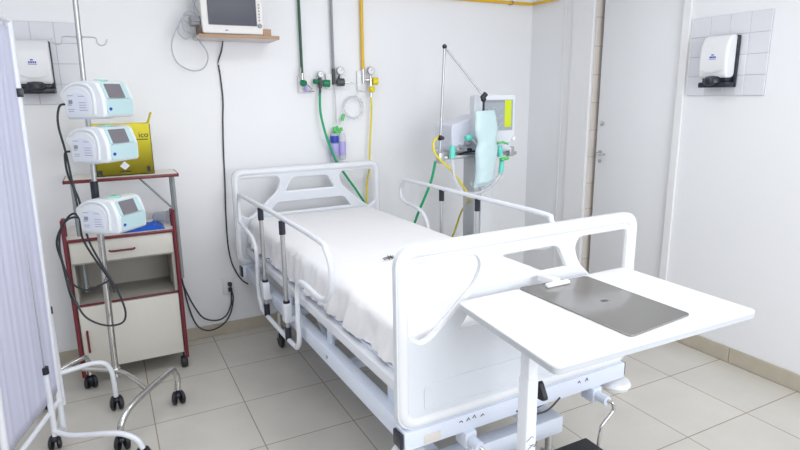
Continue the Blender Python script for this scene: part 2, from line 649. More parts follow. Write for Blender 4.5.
def board_shape(z0, z1):
    outer = rrect(-.525, z0, .525, z1, .065, 6)
    w1 = round_poly([(-.492, 1.112), (-.222, 1.112), (-.197, 1.065), (-.225, .995), (-.40, .845), (-.44, .828), (-.492, .86)], .035, 4)
    w3 = [(-a, b) for a, b in w1][::-1]
    w2 = round_poly([(-.132, 1.094), (.132, 1.094), (.192, .986), (-.192, .986)], .03, 4)
    w4 = round_poly([(-.245, .935), (.245, .935), (.315, .845), (-.315, .845)], .03, 4)
    return outer, [w1, w2, w3, w4]


def make_board(name, v0, z0, z1, facing):
    outer, holes = board_shape(z0, z1)
    sx = 1.012 if facing < 0 else 1.0
    outer = [(a * sx, b) for a, b in outer]
    g = G().prism(outer, holes, XZ, v0 - .012, v0 + .012)
    panel = bb(g, name, M['bedplastic'], bevel=.004)
    g = G().tube([(a, v0, b) for a, b in rrect(-.503 * sx, z0 + .022, .503 * sx, z1 - .022, .05, 6)], .022, 12, closed=True)
    bb(g, 'rim', M['bedrim'], panel)
    for h in holes:
        g = G().tube([(a, v0, b) for a, b in h], .0125, 8, closed=True)
        bb(g, 'opening_lip', M['bedrim'], panel)
    g = G()
    for s in (-1, 1):
        vv = v0 + s * .012
        g.tube([(a, vv, b) for a, b in rrect(-.43, z0 + .055, .43, z0 + .15, .02, 4)], .0035, 6, closed=True)
    bb(g, 'embossed_line', M['bedplastic'], panel)
    return panel


headboard = make_board('headboard', -.02, .53, 1.16, 1)
footboard = make_board('footboard', -2.245, .54, 1.165, -1)

# main frame: two long beams, cross bars, black caps
g = G()
for s in (-1, 1):
    g.box((s * .462 - .025, -2.24, .455), (s * .462 + .025, -.02, .530), .005)
g.box((-.505, -.075, .458), (.505, -.012, .533), .005)
bb(g, 'main_frame', M['bedmetal'])
g = G().box((-.512, -2.268, .475), (.512, -2.20, .542), .005)
fb = bb(g, 'foot_crossbar', M['bedmetal'])
for s in (-1, 1):
    bb(G().box((s * .5185 - .006, -2.262, .480), (s * .5185 + .006, -2.206, .537), .005, 3), 'end_cap', M['blackp'])
    bb(G().box((s * .5115 - .006, -.072, .461), (s * .5115 + .006, -.015, .530), .005, 3), 'end_cap', M['blackp'])
    # white round corner bumper
    bb(G().lathe((s * .488, -2.245, .425), (0, 0, 1), [(.03, 0), (.055, .006), (.062, .022), (.055, .036), (.03, .042)], 24), 'corner_bumper', M['white'])
g = G().box((-.44, -2.2698, .483), (-.375, -2.2675, .515), .0008)
bb(g, 'data_sticker', M['sticker'], fb)
g = G()
for i, x in enumerate((-.30, -.27, -.245, -.21, .25, .29)):
    bb(G().tube([(x, -2.2685, .520 - .004 * (i % 2)), (x + .008, -2.269, .524 + .003 * (i % 3)), (x + .014, -2.2685, .517)], .0016, 6), 'scuff_mark', M['ink'], fb)
# slatted platform
g = G()
for s in (-1, 1):
    g.box((s * .452 - .022, -2.19, .612), (s * .452 + .022, -.06, .655), .004)
for v in (-.08, -.85, -1.25, -1.72, -2.17):
    g.box((-.44, v - .02, .615), (.44, v + .02, .65), .003)
bb(g, 'platform_frame', M['whitemetal'])
for v0, v1 in ((-.06, -.83), (-.86, -1.22), (-1.25, -1.68), (-1.71, -2.19)):
    bb(G().box((-.44, v1, .656), (.44, v0, .668), .003), 'platform_panel', M['bedmetal'])
# hinges, brackets and lift arms between platform and main frame
for s in (-1, 1):
    for v in (-.2, -.86, -1.45, -2.05):
        bb(G().box((s * .44 - .008, v - .03, .52), (s * .44 + .008, v + .03, .614), .003), 'platform_bracket', M['bedmetal'])
for v, w in ((-.9, .06), (-1.3, .05), (-1.62, .045), (-2.0, .045)):
    bb(G().box((-.46, v - w / 2, .47), (.46, v + w / 2, .505), .004), 'cross_member', M['bedmetal'])
g = G().tube([(-.30, -.95, .5), (-.30, -1.5, .63)], .016).tube([(.30, -.95, .5), (.30, -1.5, .63)], .016)
g.tube([(0, -1.2, .42), (0, -2.28, .44)], .018, 14)
bb(g, 'lift_linkage', M['bedmetal'])
for v in (-1.52, -1.12):
    bb(G().cyl((-.492, v, .495), (-.487, v, .495), .008, 12), 'bolt', M['steel'])
# base
g = G()
for s in (-1, 1):
    g.box((s * .285 - .025, -2.13, .235), (s * .285 + .025, -.2, .295), .004)
g.box((-.33, -.255, .235), (.33, -.2, .3), .004)
g.box((-.33, -2.16, .235), (.295, -2.10, .310), .004)
bb(g, 'base_frame', M['bedmetal'])
for s in (-1, 1):
    for a, b, r in (((-.45, .27), (-.75, .47), .02), ((-1.7, .27), (-1.95, .47), .02), ((-.9, .27), (-.62, .47), .014)):
        bb(G().tube([(s * .25, a[0], a[1]), (s * .25, b[0], b[1])], r), 'lift_arm', M['bedmetal'])


def bed_caster(x, y):
    # stem + swivel + wheel, local coordinates
    st = bb(G().cyl((x, y, .13), (x, y, .245), .016).lathe((x, y, .125), (0, 0, 1), [(.03, 0), (.036, .006), (.036, .014), (.025, .02)], 18), 'caster_fork', M['chrome'])
    bb(G().box((x - .024, y - .03, .07), (x - .018, y + .015, .13), .002).box((x + .018, y - .03, .07), (x + .024, y + .015, .13), .002), 'fork_cheek', M['steel'], st)
    bb(G().lathe((x - .015, y - .01, .06), (1, 0, 0), [(.02, 0), (.052, .002), (.0585, .008), (.0585, .022), (.052, .028), (.02, .03)], 24), 'wheel', M['black'], st)


for x, y in ((-.335, -.245), (.29, -.27), (-.29, -2.09), (.26, -2.12)):
    bed_caster(x, y)
# cranks under the foot end (right one folded out)
for cx in (.345, -.26):
    cr = bb(G().box((cx - .024, -2.285, .42), (cx + .024, -2.22, .48), .006).cyl((cx, -2.335, .45), (cx, -2.28, .45), .019), 'crank_hub', M['bedmetal'])
    if cx > 0:
        bb(G().tube([(cx, -2.33, .45), (cx + .006, -2.35, .45), (cx + .012, -2.355, .43), (cx + .008, -2.355, .412), (cx - .04, -2.355, .375), (cx - .052, -2.355, .35), (cx - .056, -2.352, .275)], .0065, 10, smooth=4), 'crank_rod', M['chrome'], cr)
        bb(G().lathe((cx - .054, -2.352, .272), (-1, .1, -.05), [(.008, 0), (.013, .005), (.014, .06), (.012, .11), (.006, .116)], 16), 'crank_grip', M['black'], cr)
    else:
        bb(G().tube([(cx, -2.33, .45), (cx + .01, -2.345, .44), (cx + .0, -2.34, .36)], .0065, 10), 'crank_rod', M['chrome'], cr)
# thin wires hanging below the foot crossbar
g = G().tube([(-.05, -2.27, .49), (.02, -2.27, .455), (.10, -2.27, .45), (.16, -2.27, .485)], .0035, 6, smooth=6)
g.tube([(-.08, -2.26, .49), (.01, -2.26, .47), (.07, -2.26, .47), (.15, -2.26, .49)], .003, 6, smooth=6)
bb(g, 'control_wire', M['dark'])


def side_rail(u, dv, dz=0.0, sc=1.0):
    path = [(-.165, 1.01), (-.14, .97), (-.135, .87), (-.175, .84), (-.40, .81), (-.475, .775), (-.505, .72), (-.495, .50), (-.54, .425), (-.62, .396),
            (-1.12, .405), (-1.2, .425), (-1.228, .48), (-1.228, .60), (-1.235, .72), (-1.28, .772), (-1.36, .785), (-1.52, .778), (-1.62, .80),
            (-1.678, .87), (-1.685, .955), (-1.64, 1.01), (-1.56, 1.035), (-1.0, 1.038), (-.45, 1.03), (-.20, 1.025)]
    if u > 0:
        path = [(-.115, 1.01), (-.075, .97), (-.075, .92), (-.12, .88), (-.30, .865), (-.40, .83), (-.455, .75), (-.46, .60), (-.50, .52), (-.58, .49),
                (-1.12, .49), (-1.2, .52), (-1.23, .6), (-1.235, .72), (-1.28, .80), (-1.36, .86), (-1.52, .86), (-1.60, .88),
                (-1.65, .925), (-1.65, .97), (-1.62, 1.01), (-1.56, 1.03), (-1.0, 1.03), (-.45, 1.03), (-.16, 1.027)]
    g = G().tube([(u, a * sc + dv, b + dz) for a, b in path], .0125, 12, closed=True, smooth=5)
    rail = bb(g, 'side_rail', M['whitemetal'])
    s = 1 if u > 0 else -1
    for v, zb in ((-.66, .55), (-1.05, .575)) if u < 0 else ((-.62, .55), (-1.01, .575)):
        v = v * sc + dv
        top = 1.03 + dz
        bb(G().cyl((u, v, .47), (u, v, top - .05), .0115, 16), 'rail_post', M['steel'], rail)
        bb(G().cyl((u, v, top - .075), (u, v, top - .008), .016, 16), 'post_sleeve', M['blackp'], rail)
        bb(G().box((u - .02, v - .026, .50), (u + .02, v + .026, .60), .006).box((min(u, u - s * .03), v - .02, .5), (max(u, u - s * .03), v + .02, .53), .003), 'post_bracket', M['whitemetal'], rail)
        bb(G().cyl((u, v, .60), (u, v, .612), .017, 16), 'bracket_collar', M['blackp'], rail)
        bb(G().cyl((u, v, .40 if u < 0 else .49), (u, v, .47), .0165, 16), 'lower_sleeve', M['blackp'], rail)
        bb(G().cyl((u, v, .40 if u < 0 else .49), (u, v, .5), .010, 12), 'lower_post', M['whitemetal'], rail)
    return rail


side_rail(-.517, 0.0)
side_rail(.525, -.285, .035, .93)

# ------------------------------------------------------------------ mattress and sheet
mt = bpy.data.objects.new('m', None)
g = G().box((-.425, -2.17, .669), (.425, -.055, .825), .03, 4)
g.bm.transform(WB)
o = g.build('mattress', M['mattress'])
tag(o, 'blue vinyl mattress on the hospital bed, covered by the white sheet', 'mattress')


def sheet():
    g = G()
    hw, zt, zb, r = .437, .842, .674, .038
    v_head, v_foot = -.043, -2.182
    prof = []     # (u, z, side weight)
    n = 12
    for k in range(n):
        t = k / (n - 1)
        prof.append((-hw, zb + (zt - r - zb) * t, 1.0))
    for k in range(1, 6):
        a = PI / 2 * k / 6
        prof.append((-hw + r * (1 - math.cos(a)), zt - r + r * math.sin(a), 1 - k / 7))
    for k in range(0, 31):
        t = k / 30
        prof.append((-hw + r + (2 * hw - 2 * r) * t, zt, 0))
    prof += [(-u, z, w) for u, z, w in reversed(prof[:n + 5])]
    NV = 260
    rows = []
    for i in range(NV + 1):
        v = v_head + (v_foot - v_head) * i / NV
        # round the ends down
        e = min(v_head - v, v - v_foot)
        row = []
        for u, z, w in prof:
            n1 = noise.noise(Vector((v * 9, z * 5 + 2.0 * u, 1.3)))
            n2 = noise.noise(Vector((v * 24 + z * 10, z * 9, u * 2 + 7.1)))
            n3 = noise.noise(Vector((v * 3 + 4, u * 4, 0.2)))
            down = (zt - z) / (zt - zb)
            out = w * (0.008 + .018 * n1 + .014 * n2) * (0.4 + down)
            zz = z + (1 - w) * (.004 * n3 + .0015 * noise.noise(Vector((v * 14, u * 10, 3))))
            if w > .9:
                zz += down * (.003 * noise.noise(Vector((v * 5, 9, u))))
            if e < r:
                zz = zb + (zz - zb) * (1 - (1 - math.sqrt(max(0, 1 - ((r - e) / r) ** 2))) * r / (zt - zb)) if z >= zt - r else zz
            uu = u + (out if u > 0 else -out)
            row.append(g.bm.verts.new((uu, v, zz)))
        rows.append(row)
    for a, b in zip(rows, rows[1:]):
        for k in range(len(a) - 1):
            g.bm.faces.new((a[k], a[k + 1], b[k + 1], b[k]))
    # end skirts
    for row, s in ((rows[0], 1), (rows[-1], -1)):
        low = [g.bm.verts.new((v.co.x * .995, v.co.y + s * .004, min(v.co.z, zb + .0) if abs(v.co.x) < .42 else min(v.co.z, zb + .0))) for v in row]
        for k in range(len(row) - 1):
            try:
                g.bm.faces.new((row[k], row[k + 1], low[k + 1], low[k]))
            except ValueError:
                pass
    g.bm.transform(WB)
    o = g.build('bed_sheet', M['sheet'], smooth_angle=80)
    tag(o, 'white cotton sheet stretched over the bed mattress with crumpled sides', 'bed sheet')
    INV[o] = Matrix.Identity(4)
    g = G()
    cx, cy = .642, -1.50
    for a, b in (((-.035, -.002), (.03, .006)), ((-.038, -.012), (.022, -.004)), ((-.012, -.016), (.008, .014)), ((.004, -.014), (.02, .012))):
        g.tube([(cx + a[0], cy + a[1] * 2, .8475), (cx + (a[0] + b[0]) / 2, cy + (a[1] + b[1]) + .004, .848), (cx + b[0], cy + b[1] * 2, .8475)], .0022, 6)
    g.build('printed_stamp', M['ink'], o)


sheet()
bpy.data.objects.remove(mt)

# ------------------------------------------------------------------ overbed table
TB = thing('overbed_table', 'white overbed table on a square post in front of the footboard', 'overbed table', (.51, -2.70, 0))
corners = [(.374, -2.948), (1.153, -2.956), (1.160, -2.446), (.414, -2.456)]
outline = round_poly(corners, .024, 6)
g = G().prism(outline, [], XY, .950, .970)
G().prism(outline, [], XY, .966, .970).build('tabletop_laminate', M['table'], TB)
g.build('tabletop', M['edge'], TB, bevel=.003)
# top skin sits a hair above the core
G().prism(outline, [], XY, .9705, .972).build('tabletop_skin', M['table'], TB)
rot = math.radians(0)
G().box((.489, -2.720, .70), (.524, -2.680, .944), .004).build('upper_post', M['whitemetal'], TB)
low = G().box((.486, -2.722, .05), (.526, -2.678, .80), .005).build('lower_post', M['whitemetal'], TB)
g = G().cyl((.526, -2.70, .745), (.542, -2.70, .745), .009)
g.build('knob_stem', M['chrome'], TB)
g = G().prism(round_poly([(-2.735, .725), (-2.665, .715), (-2.70, .785)], .018, 4), [], YZ, .542, .560)
g.build('height_knob', M['black'], TB, bevel=.004)
G().box((.45, -2.735, .92), (.9, -2.665, .944), .004).build('top_bracket', M['whitemetal'], TB)
g = G().box((.481, -2.95, .03), (.541, -2.45, .07), .006).box((.5, -2.95, .03), (1.1, -2.91, .06), .006)
g.build('base', M['whitemetal'], TB)
for x, y in ((.51, -2.46), (.51, -2.93), (1.08, -2.93)):
    G().lathe((x - .01, y, .017), (1, 0, 0), [(.008, 0), (.016, .002), (.017, .01), (.016, .018), (.008, .02)], 16).build('caster', M['black'], TB)
g = G()
for k in range(4):
    y = -2.723
    x = .488 + .006 * (k % 3)
    z = .565 + .014 * k
    g.tube([(x, y, z), (x + .02, y, z + .012 * ((k % 2) * 2 - 1)), (x + .028, y, z + .006)], .0008, 5)
g.build('scratch_mark', M['dark'], low)

# clipboard on the table
CB = thing('clipboard', 'smoked grey clipboard with white clamp lying on the overbed table', 'clipboard', (.81, -2.69, .972))
o4 = [(.669, -2.912), (.948, -2.884), (.949, -2.468), (.659, -2.452)]
G().prism(round_poly(o4, .015, 4), [], XY, .9725, .9775).build('board', M['clipgrey'], CB, bevel=.001)
g = G()
Rm = Matrix.Translation((.787, -2.500, .9775)) @ Matrix.Rotation(math.radians(0), 4, 'Z')
g.box((-.05, -.010, .0), (.05, .008, .014), .005, 3, mat4=Rm)
g.prism([(-.016, .004), (.014, .004), (.004, .062), (-.032, .062)], [], lambda a, b, t: Rm @ Vector((a, b, t)), .006, .022)
g.build('clamp', M['white'], CB)
g = G().box((.800, -2.690, .9776), (.822, -2.678, .9786), .0004)
g.build('hook_slot', M['dark'], CB)

# ------------------------------------------------------------------ step stool (partly in view)
ST = thing('step_stool', 'low step stool with black rubber top beside the table post', 'step stool', (.84, -2.64, 0))
G().box((.63, -2.86, .312), (.978, -2.490, .338), .006).build('step_top', M['black'], ST)
G().box((.612, -2.875, .302), (.997, -2.474, .322), .006).build('top_frame', M['white'], ST)
for x in (.64, .975):
    for y in (-2.495, -2.85):
        G().tube([(x, y, .0), (x, y, .304)], .011, 10).build('leg', M['whitemetal'], ST)

# ------------------------------------------------------------------ bedside cabinet on wheels
CA = thing('bedside_cabinet', 'cream bedside cabinet with dark red trim and raised top shelf', 'bedside cabinet', (-.49, -.235, 0))
x0, x1, y0, y1 = -.755, -.225, -.42, -.05
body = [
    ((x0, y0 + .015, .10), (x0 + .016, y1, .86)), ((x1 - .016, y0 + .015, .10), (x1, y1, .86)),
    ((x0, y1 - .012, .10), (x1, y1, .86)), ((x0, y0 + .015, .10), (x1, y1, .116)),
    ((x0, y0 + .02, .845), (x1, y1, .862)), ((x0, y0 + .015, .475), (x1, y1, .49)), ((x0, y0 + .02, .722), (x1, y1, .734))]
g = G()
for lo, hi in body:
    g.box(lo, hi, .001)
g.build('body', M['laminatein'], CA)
G().box((x0 - .008, y0 - .01, .862), (x1 + .008, y1, .874), .002).build('worktop', M['topb'], CA)
G().box((x0 - .009, y0 - .016, .858), (x1 + .009, y0 - .0105, .876), .002).build('trim_strip', M['red'], CA)
G().box((x0 - .002, y0 + .004, .486), (x1 + .002, y0 + .0145, .497), .002).build('trim_strip', M['red'], CA)
d = G().box((x0 + .004, y0 - .004, .736), (x1 - .004, y0 + .012, .855), .003).build('drawer', M['laminate'], CA)
G().tube([(-.56, y0 - .006, .789), (-.553, y0 - .022, .788), (-.44, y0 - .022, .788), (-.433, y0 - .006, .789)], .006, 8).build('handle', M['red'], d)
d = G().box((x0 + .004, y0 - .004, .108), (x1 - .004, y0 + .012, .484), .003).build('door', M['laminate'], CA)
G().tube([(-.722, y0 - .006, .345), (-.722, y0 - .022, .338), (-.722, y0 - .022, .225), (-.722, y0 - .006, .218)], .006, 8).build('handle', M['red'], d)
for s, x in ((-1, x0 - .012), (1, x1 + .012)):
    g = G().tube([(x, y0 - .01, .075), (x, y0 - .01, .90), (x, y0 + .01, .955), (x, y0 + .05, .97), (x, y0 + .09, .95), (x, y0 + .1, .90), (x, y0 + .1, .075)], .0105, 10, smooth=4)
    g.build('side_frame', M['red'], CA)
# raised shelf on grey tube frames
G().box((-.732, -.398, 1.176), (-.165, -.165, 1.192), .002).build('top_shelf', M['topb'], CA)
g = G().box((-.740, -.404, 1.172), (-.158, -.3985, 1.191), .002).box((-.738, -.404, 1.1715), (-.733, -.165, 1.190), .001).box((-.164, -.404, 1.1715), (-.158, -.165, 1.190), .001)
g.build('shelf_trim', M['red'], CA)
for x in (-.70, -.187):
    g = G().tube([(x, -.345, .55), (x, -.345, 1.14), (x, -.325, 1.165), (x, -.235, 1.165), (x, -.215, 1.14), (x, -.215, .55)], .0095, 10, smooth=3)
    g.build('shelf_post', M['greytube'], CA)
G().tube([(-.365, -.30, 1.168), (-.205, -.30, .98)], .006, 8).build('shelf_brace', M['greytube'], CA)
for x in (x0 + .01, x1 - .005):
    for y in (y0 + .03, y1 - .04):
        c = G().cyl((x, y, .055), (x, y, .1), .007).box((x - .02, y - .02, .05), (x + .02, y + .015, .068), .006).build('caster', M['blackp'], CA)
        G().lathe((x - .021, y - .006, .036), (1, 0, 0), [(.014, 0), (.032, .003), (.0355, .01), (.0355, .032), (.032, .039), (.014, .042)], 20).build('wheel', M['black'], c)

# yellow cardboard box on the top shelf
YB = thing('cardboard_box', 'yellow cardboard sharps box with open flaps on the cabinet top shelf', 'cardboard box', (-.42, -.27, 1.192))
bx0, bx1, by0, by1, bz0, bz1 = -.575, -.280, -.345, -.190, 1.193, 1.475
g = G()
t = .004
g.box((bx0, by0, bz0), (bx1, by0 + t, bz1)).box((bx0, by1 - t, bz0), (bx1, by1, bz1)).box((bx0, by0, bz0), (bx0 + t, by1, bz1))
g.box((bx1 - t, by0, bz0), (bx1, by1, bz1)).box((bx0, by0, bz0), (bx1, by1, bz0 + t)).box((bx0 + .03, by0 + .01, bz1 - .03), (bx1 - .02, by1 - .01, bz1 - .026))
box_o = g.build('box_body', M['yellowbox'], YB)
g = G().prism([(by0 + .005, bz1), (by1 - .005, bz1), (by1 - .03, bz1 + .06), (by0 + .005, bz1 + .06)], [], lambda a, b, t: Vector((t + (b - bz1) * .35, a, b)), bx1 - .006, bx1 - .002)
g.build('flap', M['yellowbox'], YB)
g = G().prism([(by0 + .005, bz1), (by1 - .005, bz1), (by1 - .02, bz1 + .06), (by0 + .02, bz1 + .06)], [], lambda a, b, t: Vector((t - (b - bz1) * .35, a, b)), bx0 + .002, bx0 + .006)
g.build('flap', M['yellowbox'], YB)
fy = by0 - .0012
g = G()
g.prism([(-.455, 1.245), (-.43, 1.271), (-.405, 1.245), (-.43, 1.222)], [], XZ, fy, by0 - .0002)
g.build('printed_diamond', M['white'], box_o)
g = G().box((-.46, fy, 1.210), (-.40, by0 - .0002, 1.215)).box((-.318, fy, 1.205), (-.30, by0 - .0002, 1.235)).box((-.57, fy, 1.2), (-.545, by0 - .0002, 1.225))
for k in range(11):
    g.box((-.388 + k * .0085, fy, 1.385), (-.382 + k * .0085, by0 - .0002, 1.391))
g.build('printed_block', M['ink'], box_o)


def text_mesh(body, size, to3, name, m, parent, align='LEFT'):
    cu = bpy.data.curves.new('t', 'FONT')
    cu.body = body
    cu.size = size
    cu.align_x = align
    cu.extrude = .0004
    to = bpy.data.objects.new('t', cu)
    COL.objects.link(to)
    dg = bpy.context.evaluated_depsgraph_get()
    me = bpy.data.meshes.new_from_object(to.evaluated_get(dg))
    bpy.data.objects.remove(to)
    g = G()
    g.bm.from_mesh(me)
    for v in g.bm.verts:
        v.co = to3(v.co.x, v.co.y, v.co.z)
    return g.build(name, m, parent)


text_mesh('ico', .043, lambda a, b, t: Vector((-.292 + a, by0 - .0008 - t, 1.400 + b)), 'printed_word', M['ink'], box_o, 'RIGHT')

# things on the cabinet worktop
g = G()
pk = []
n, m_ = 22, 14
for i in range(n + 1):
    row = []
    for j in range(m_ + 1):
        x = -.50 + .24 * i / n
        y = -.40 + .17 * j / m_
        h = .018 + .022 * abs(noise.noise(Vector((x * 22, y * 26, 1)))) + .012 * noise.noise(Vector((x * 60, y * 60, 4)))
        e = min(i, n - i) / 3.0
        e2 = min(j, m_ - j) / 3.0
        h *= min(1, e, e2) if min(e, e2) > 0 else 0
        row.append(g.bm.verts.new((x, y, .8755 + max(h, 0))))
    pk.append(row)
for a, b in zip(pk, pk[1:]):
    for k in range(m_):
        g.bm.faces.new((a[k], a[k + 1], b[k + 1], b[k]))
bl = [g.bm.verts.new((x, y, .8745)) for x, y in ((-.50, -.40), (-.26, -.40), (-.26, -.23), (-.50, -.23))]
g.bm.faces.new(bl)
o = g.build('plastic_packet', M['bluefilm'], smooth_angle=60)
tag(o, 'crumpled blue plastic packet lying on the cabinet worktop', 'plastic packet')
PC = thing('plastic_cup', 'cloudy clear plastic cup lying on its side on the cabinet worktop', 'plastic cup', (-.265, -.22, .874))
G().lathe((-.30, -.20, .913), (.8, -.45, 0), [(.026, 0), (.029, .01), (.036, .09), (.038, .092)], 24).build('cup_wall', M['cup'], PC)
G().lathe((-.30 + .073, -.20 - .041, .913), (.8, -.45, 0), [(.0385, 0), (.0395, .002), (.0385, .006)], 24).build('cup_rim', M['clear'], PC)

# ------------------------------------------------------------------ IV stand
IV = thing('iv_stand', 'chrome infusion stand with hooks and curved wheeled base', 'infusion stand', (-.603, -.65, 0))
G().cyl((-.603, -.65, .15), (-.585, -.65, 1.2), .0165, 16).build('lower_pole', M['chrome'], IV)
G().cyl((-.585, -.65, 1.2), (-.562, -.65, 2.25), .012, 16).build('upper_pole', M['steel'], IV)
G().cyl((-.5905, -.65, 1.03), (-.5875, -.65, 1.21), .019, 16).build('pole_sleeve', M['blackp'], IV)
xh = -.5695
G().tube([(xh - .012, -.66, 1.902), (xh - .06, -.66, 1.902), (xh - .072, -.66, 1.895), (xh - .075, -.66, 1.875), (xh - .09, -.66, 1.865), (xh - .108, -.66, 1.872), (xh - .118, -.66, 1.895)], .003, 8, smooth=4).build('hook', M['steel'], IV)
G().tube([(xh + .012, -.66, 1.902), (xh + .06, -.66, 1.902), (xh + .072, -.66, 1.895), (xh + .075, -.66, 1.875), (xh + .09, -.66, 1.865), (xh + .108, -.66, 1.872), (xh + .118, -.66, 1.895)], .003, 8, smooth=4).build('hook', M['steel'], IV)
G().lathe((xh, -.65, 1.89), (0, 0, 1), [(.011, 0), (.014, .003), (.014, .02), (.011, .023)], 16).build('hook_collar', M['steel'], IV)
g = G().tube([(-.86, -.50, .175), (-.78, -.545, .185), (-.603, -.65, .175), (-.52, -.82, .185), (-.46, -1.0, .19)], .0145, 10, smooth=4)
g.lathe((-.603, -.65, .14), (0, 0, 1), [(.02, 0), (.026, .006), (.026, .05), (.02, .056)], 18)
g.build('base_bar', M['chrome'], IV)
for c1, c2, top in (((-.318, -.85), (-.603, -1.163), .20), ((-.738, -.423), (-.965, -.57), .185)):
    (ax, ay), (bx_, by_) = c1, c2
    P2 = lambda t, z: (ax + (bx_ - ax) * t, ay + (by_ - ay) * t, z)
    g = G().tube([P2(0, .085), P2(-.02, .14), P2(.015, top - .015), P2(.10, top + .012), P2(.5, top), P2(.8, top - .02), P2(.93, top - .05), P2(.99, .12), P2(1, .085)], .016, 12, smooth=6)
    arch = g.build('leg_arch', M['chrome'], IV)
    for (cx, cy) in (c1, c2):
        c = G().cyl((cx, cy, .06), (cx, cy, .10), .008).ball((cx, cy, .055), .022, (1, 1, .7)).build('caster', M['blackp'], IV)
        for k in (-1, 1):
            G().lathe((cx + k * .006, cy, .0375), (k, .3, 0), [(.022, 0), (.0365, .004), (.0365, .018), (.026, .024)], 20).build('wheel', M['black'], c)


# ------------------------------------------------------------------ infusion pumps (front faces local -y... +45 deg)
def make_pump(label, loc, rz):
    """local: front face towards +x, labelled side towards -y; depth along x .2, width along y .15, height .145"""
    r = thing('infusion_pump', label, 'infusion pump', loc, rz, 'infusion pumps on the stand')
    W = INV[r].inverted() @ Matrix.Scale(1.13, 4)

    def B(g, name, m, parent=r, **k):
        g.bm.transform(W)
        return g.build(name, m, parent, **k)
    Wd = .086
    prof = round_poly([(.100, .0), (.102, .075), (.078, .138), (.05, .148), (-.03, .146), (-.075, .13), (-.11, .105), (-.112, .085), (-.095, .06), (-.095, .0)], .018, 4)
    casing = B(G().prism(prof, [], lambda a, b, t: Vector((a, t, b)), -Wd, Wd), 'casing', M['pump'], bevel=.008)
    # arched side panel with raised rib
    sp = round_poly([(.045, .012), (.048, .085), (.02, .118), (-.03, .125), (-.08, .10), (-.086, .06), (-.086, .012)], .02, 4)
    B(G().prism(sp, [], lambda a, b, t: Vector((a, t, b)), -Wd - .003, -Wd + .002), 'side_panel', M['pump'], bevel=.002)
    sp2 = round_poly([(.032, .018), (.032, .075), (.01, .098), (-.03, .102), (-.074, .085), (-.076, .018)], .012, 3)
    lb = B(G().prism(sp2, [], lambda a, b, t: Vector((a, t, b)), -Wd - .0042, -Wd - .003), 'side_label', M['pumpside'])
    for k, (xx, zz, w) in enumerate(((-.07, .088, .03), (-.07, .055, .022), (-.07, .050, .018), (-.07, .034, .03), (-.07, .026, .026), (-.015, .06, .035), (-.015, .05, .035), (-.015, .04, .035), (-.015, .03, .04), (-.015, .085, .03))):
        B(G().box((xx, -Wd - .0047, zz), (xx + w, -Wd - .0041, zz + .0022)), 'printed_line', M['greypipe'], lb)
    B(G().box((-.066, -Wd - .0047, .058), (-.046, -Wd - .0041, .072)), 'printed_block', M['greypipe'], lb)
    # rounded carry edge
    B(G().tube([(.055, -Wd - .001, .015), (.058, -Wd - .001, .09), (.03, -Wd - .001, .128), (-.035, -Wd - .001, .135), (-.085, -Wd - .001, .112)], .006, 8, smooth=5), 'side_rib', M['pump'])
    # front: lower mint panel, screen on the sloping upper face
    lp = [(-.070, .012), (.074, .012), (.074, .074), (-.070, .074)]
    B(G().prism(round_poly(lp, .012, 3), [], lambda a, b, t: Vector((t + (b * .027), a, b)), .0985, .1035), 'front_panel', M['mint'])
    n = Vector((.063, 0, .024)).normalized()
    up = Vector((-.024, 0, .063)).normalized()
    base = Vector((.1015, 0, .078))

    def slope(a, b, t):
        return base + Vector((0, a, 0)) + up * b + n * t
    B(G().prism(round_poly([(-.070, -.002), (.066, -.002), (.062, .062), (-.070, .062)], .006, 3), [], slope, .0, .003), 'display_bezel', M['mint'])
    B(G().prism(round_poly([(-.056, -.001), (.034, -.001), (.034, .058), (-.056, .058)], .003, 2), [], slope, .003, .0045), 'display', M['lcd'])
    B(G().ball((.1045, -.054, .035), .009, (.15, 1, .75)), 'brand_badge', M['blue'])
    B(G().box((.02, -.04, .146), (.06, .0, .152), .003), 'status_lamp', M['ledg'])
    B(G().box((-.09, -.078, -.006), (.03, .04, .002), .003), 'foot_plate', M['pumpside'])
    # pole clamp at the back
    B(G().box((-.10, .086, .04), (-.02, .12, .09), .006).cyl((-.06, .12, .065), (-.06, .15, .065), .014), 'pole_clamp', M['blackp'])
    return r


p = make_pump('topmost infusion pump on the stand, directly below the pole hooks', (-.520, -.80, 1.528), math.radians(-43))
for z, dx, dy, a, lab in ((1.323, -.0, -.0, -45, 'middle infusion pump on the stand, in front of the yellow box'),
                    (.985, -.0, -.0, -42, 'lowest infusion pump on the stand, in front of the cabinet worktop')):
    c = copy_tree(p)
    c.location = (-.522 + dx, -.80 + dy, z)
    c.rotation_euler = (0, 0, math.radians(a))
    c['label'] = lab

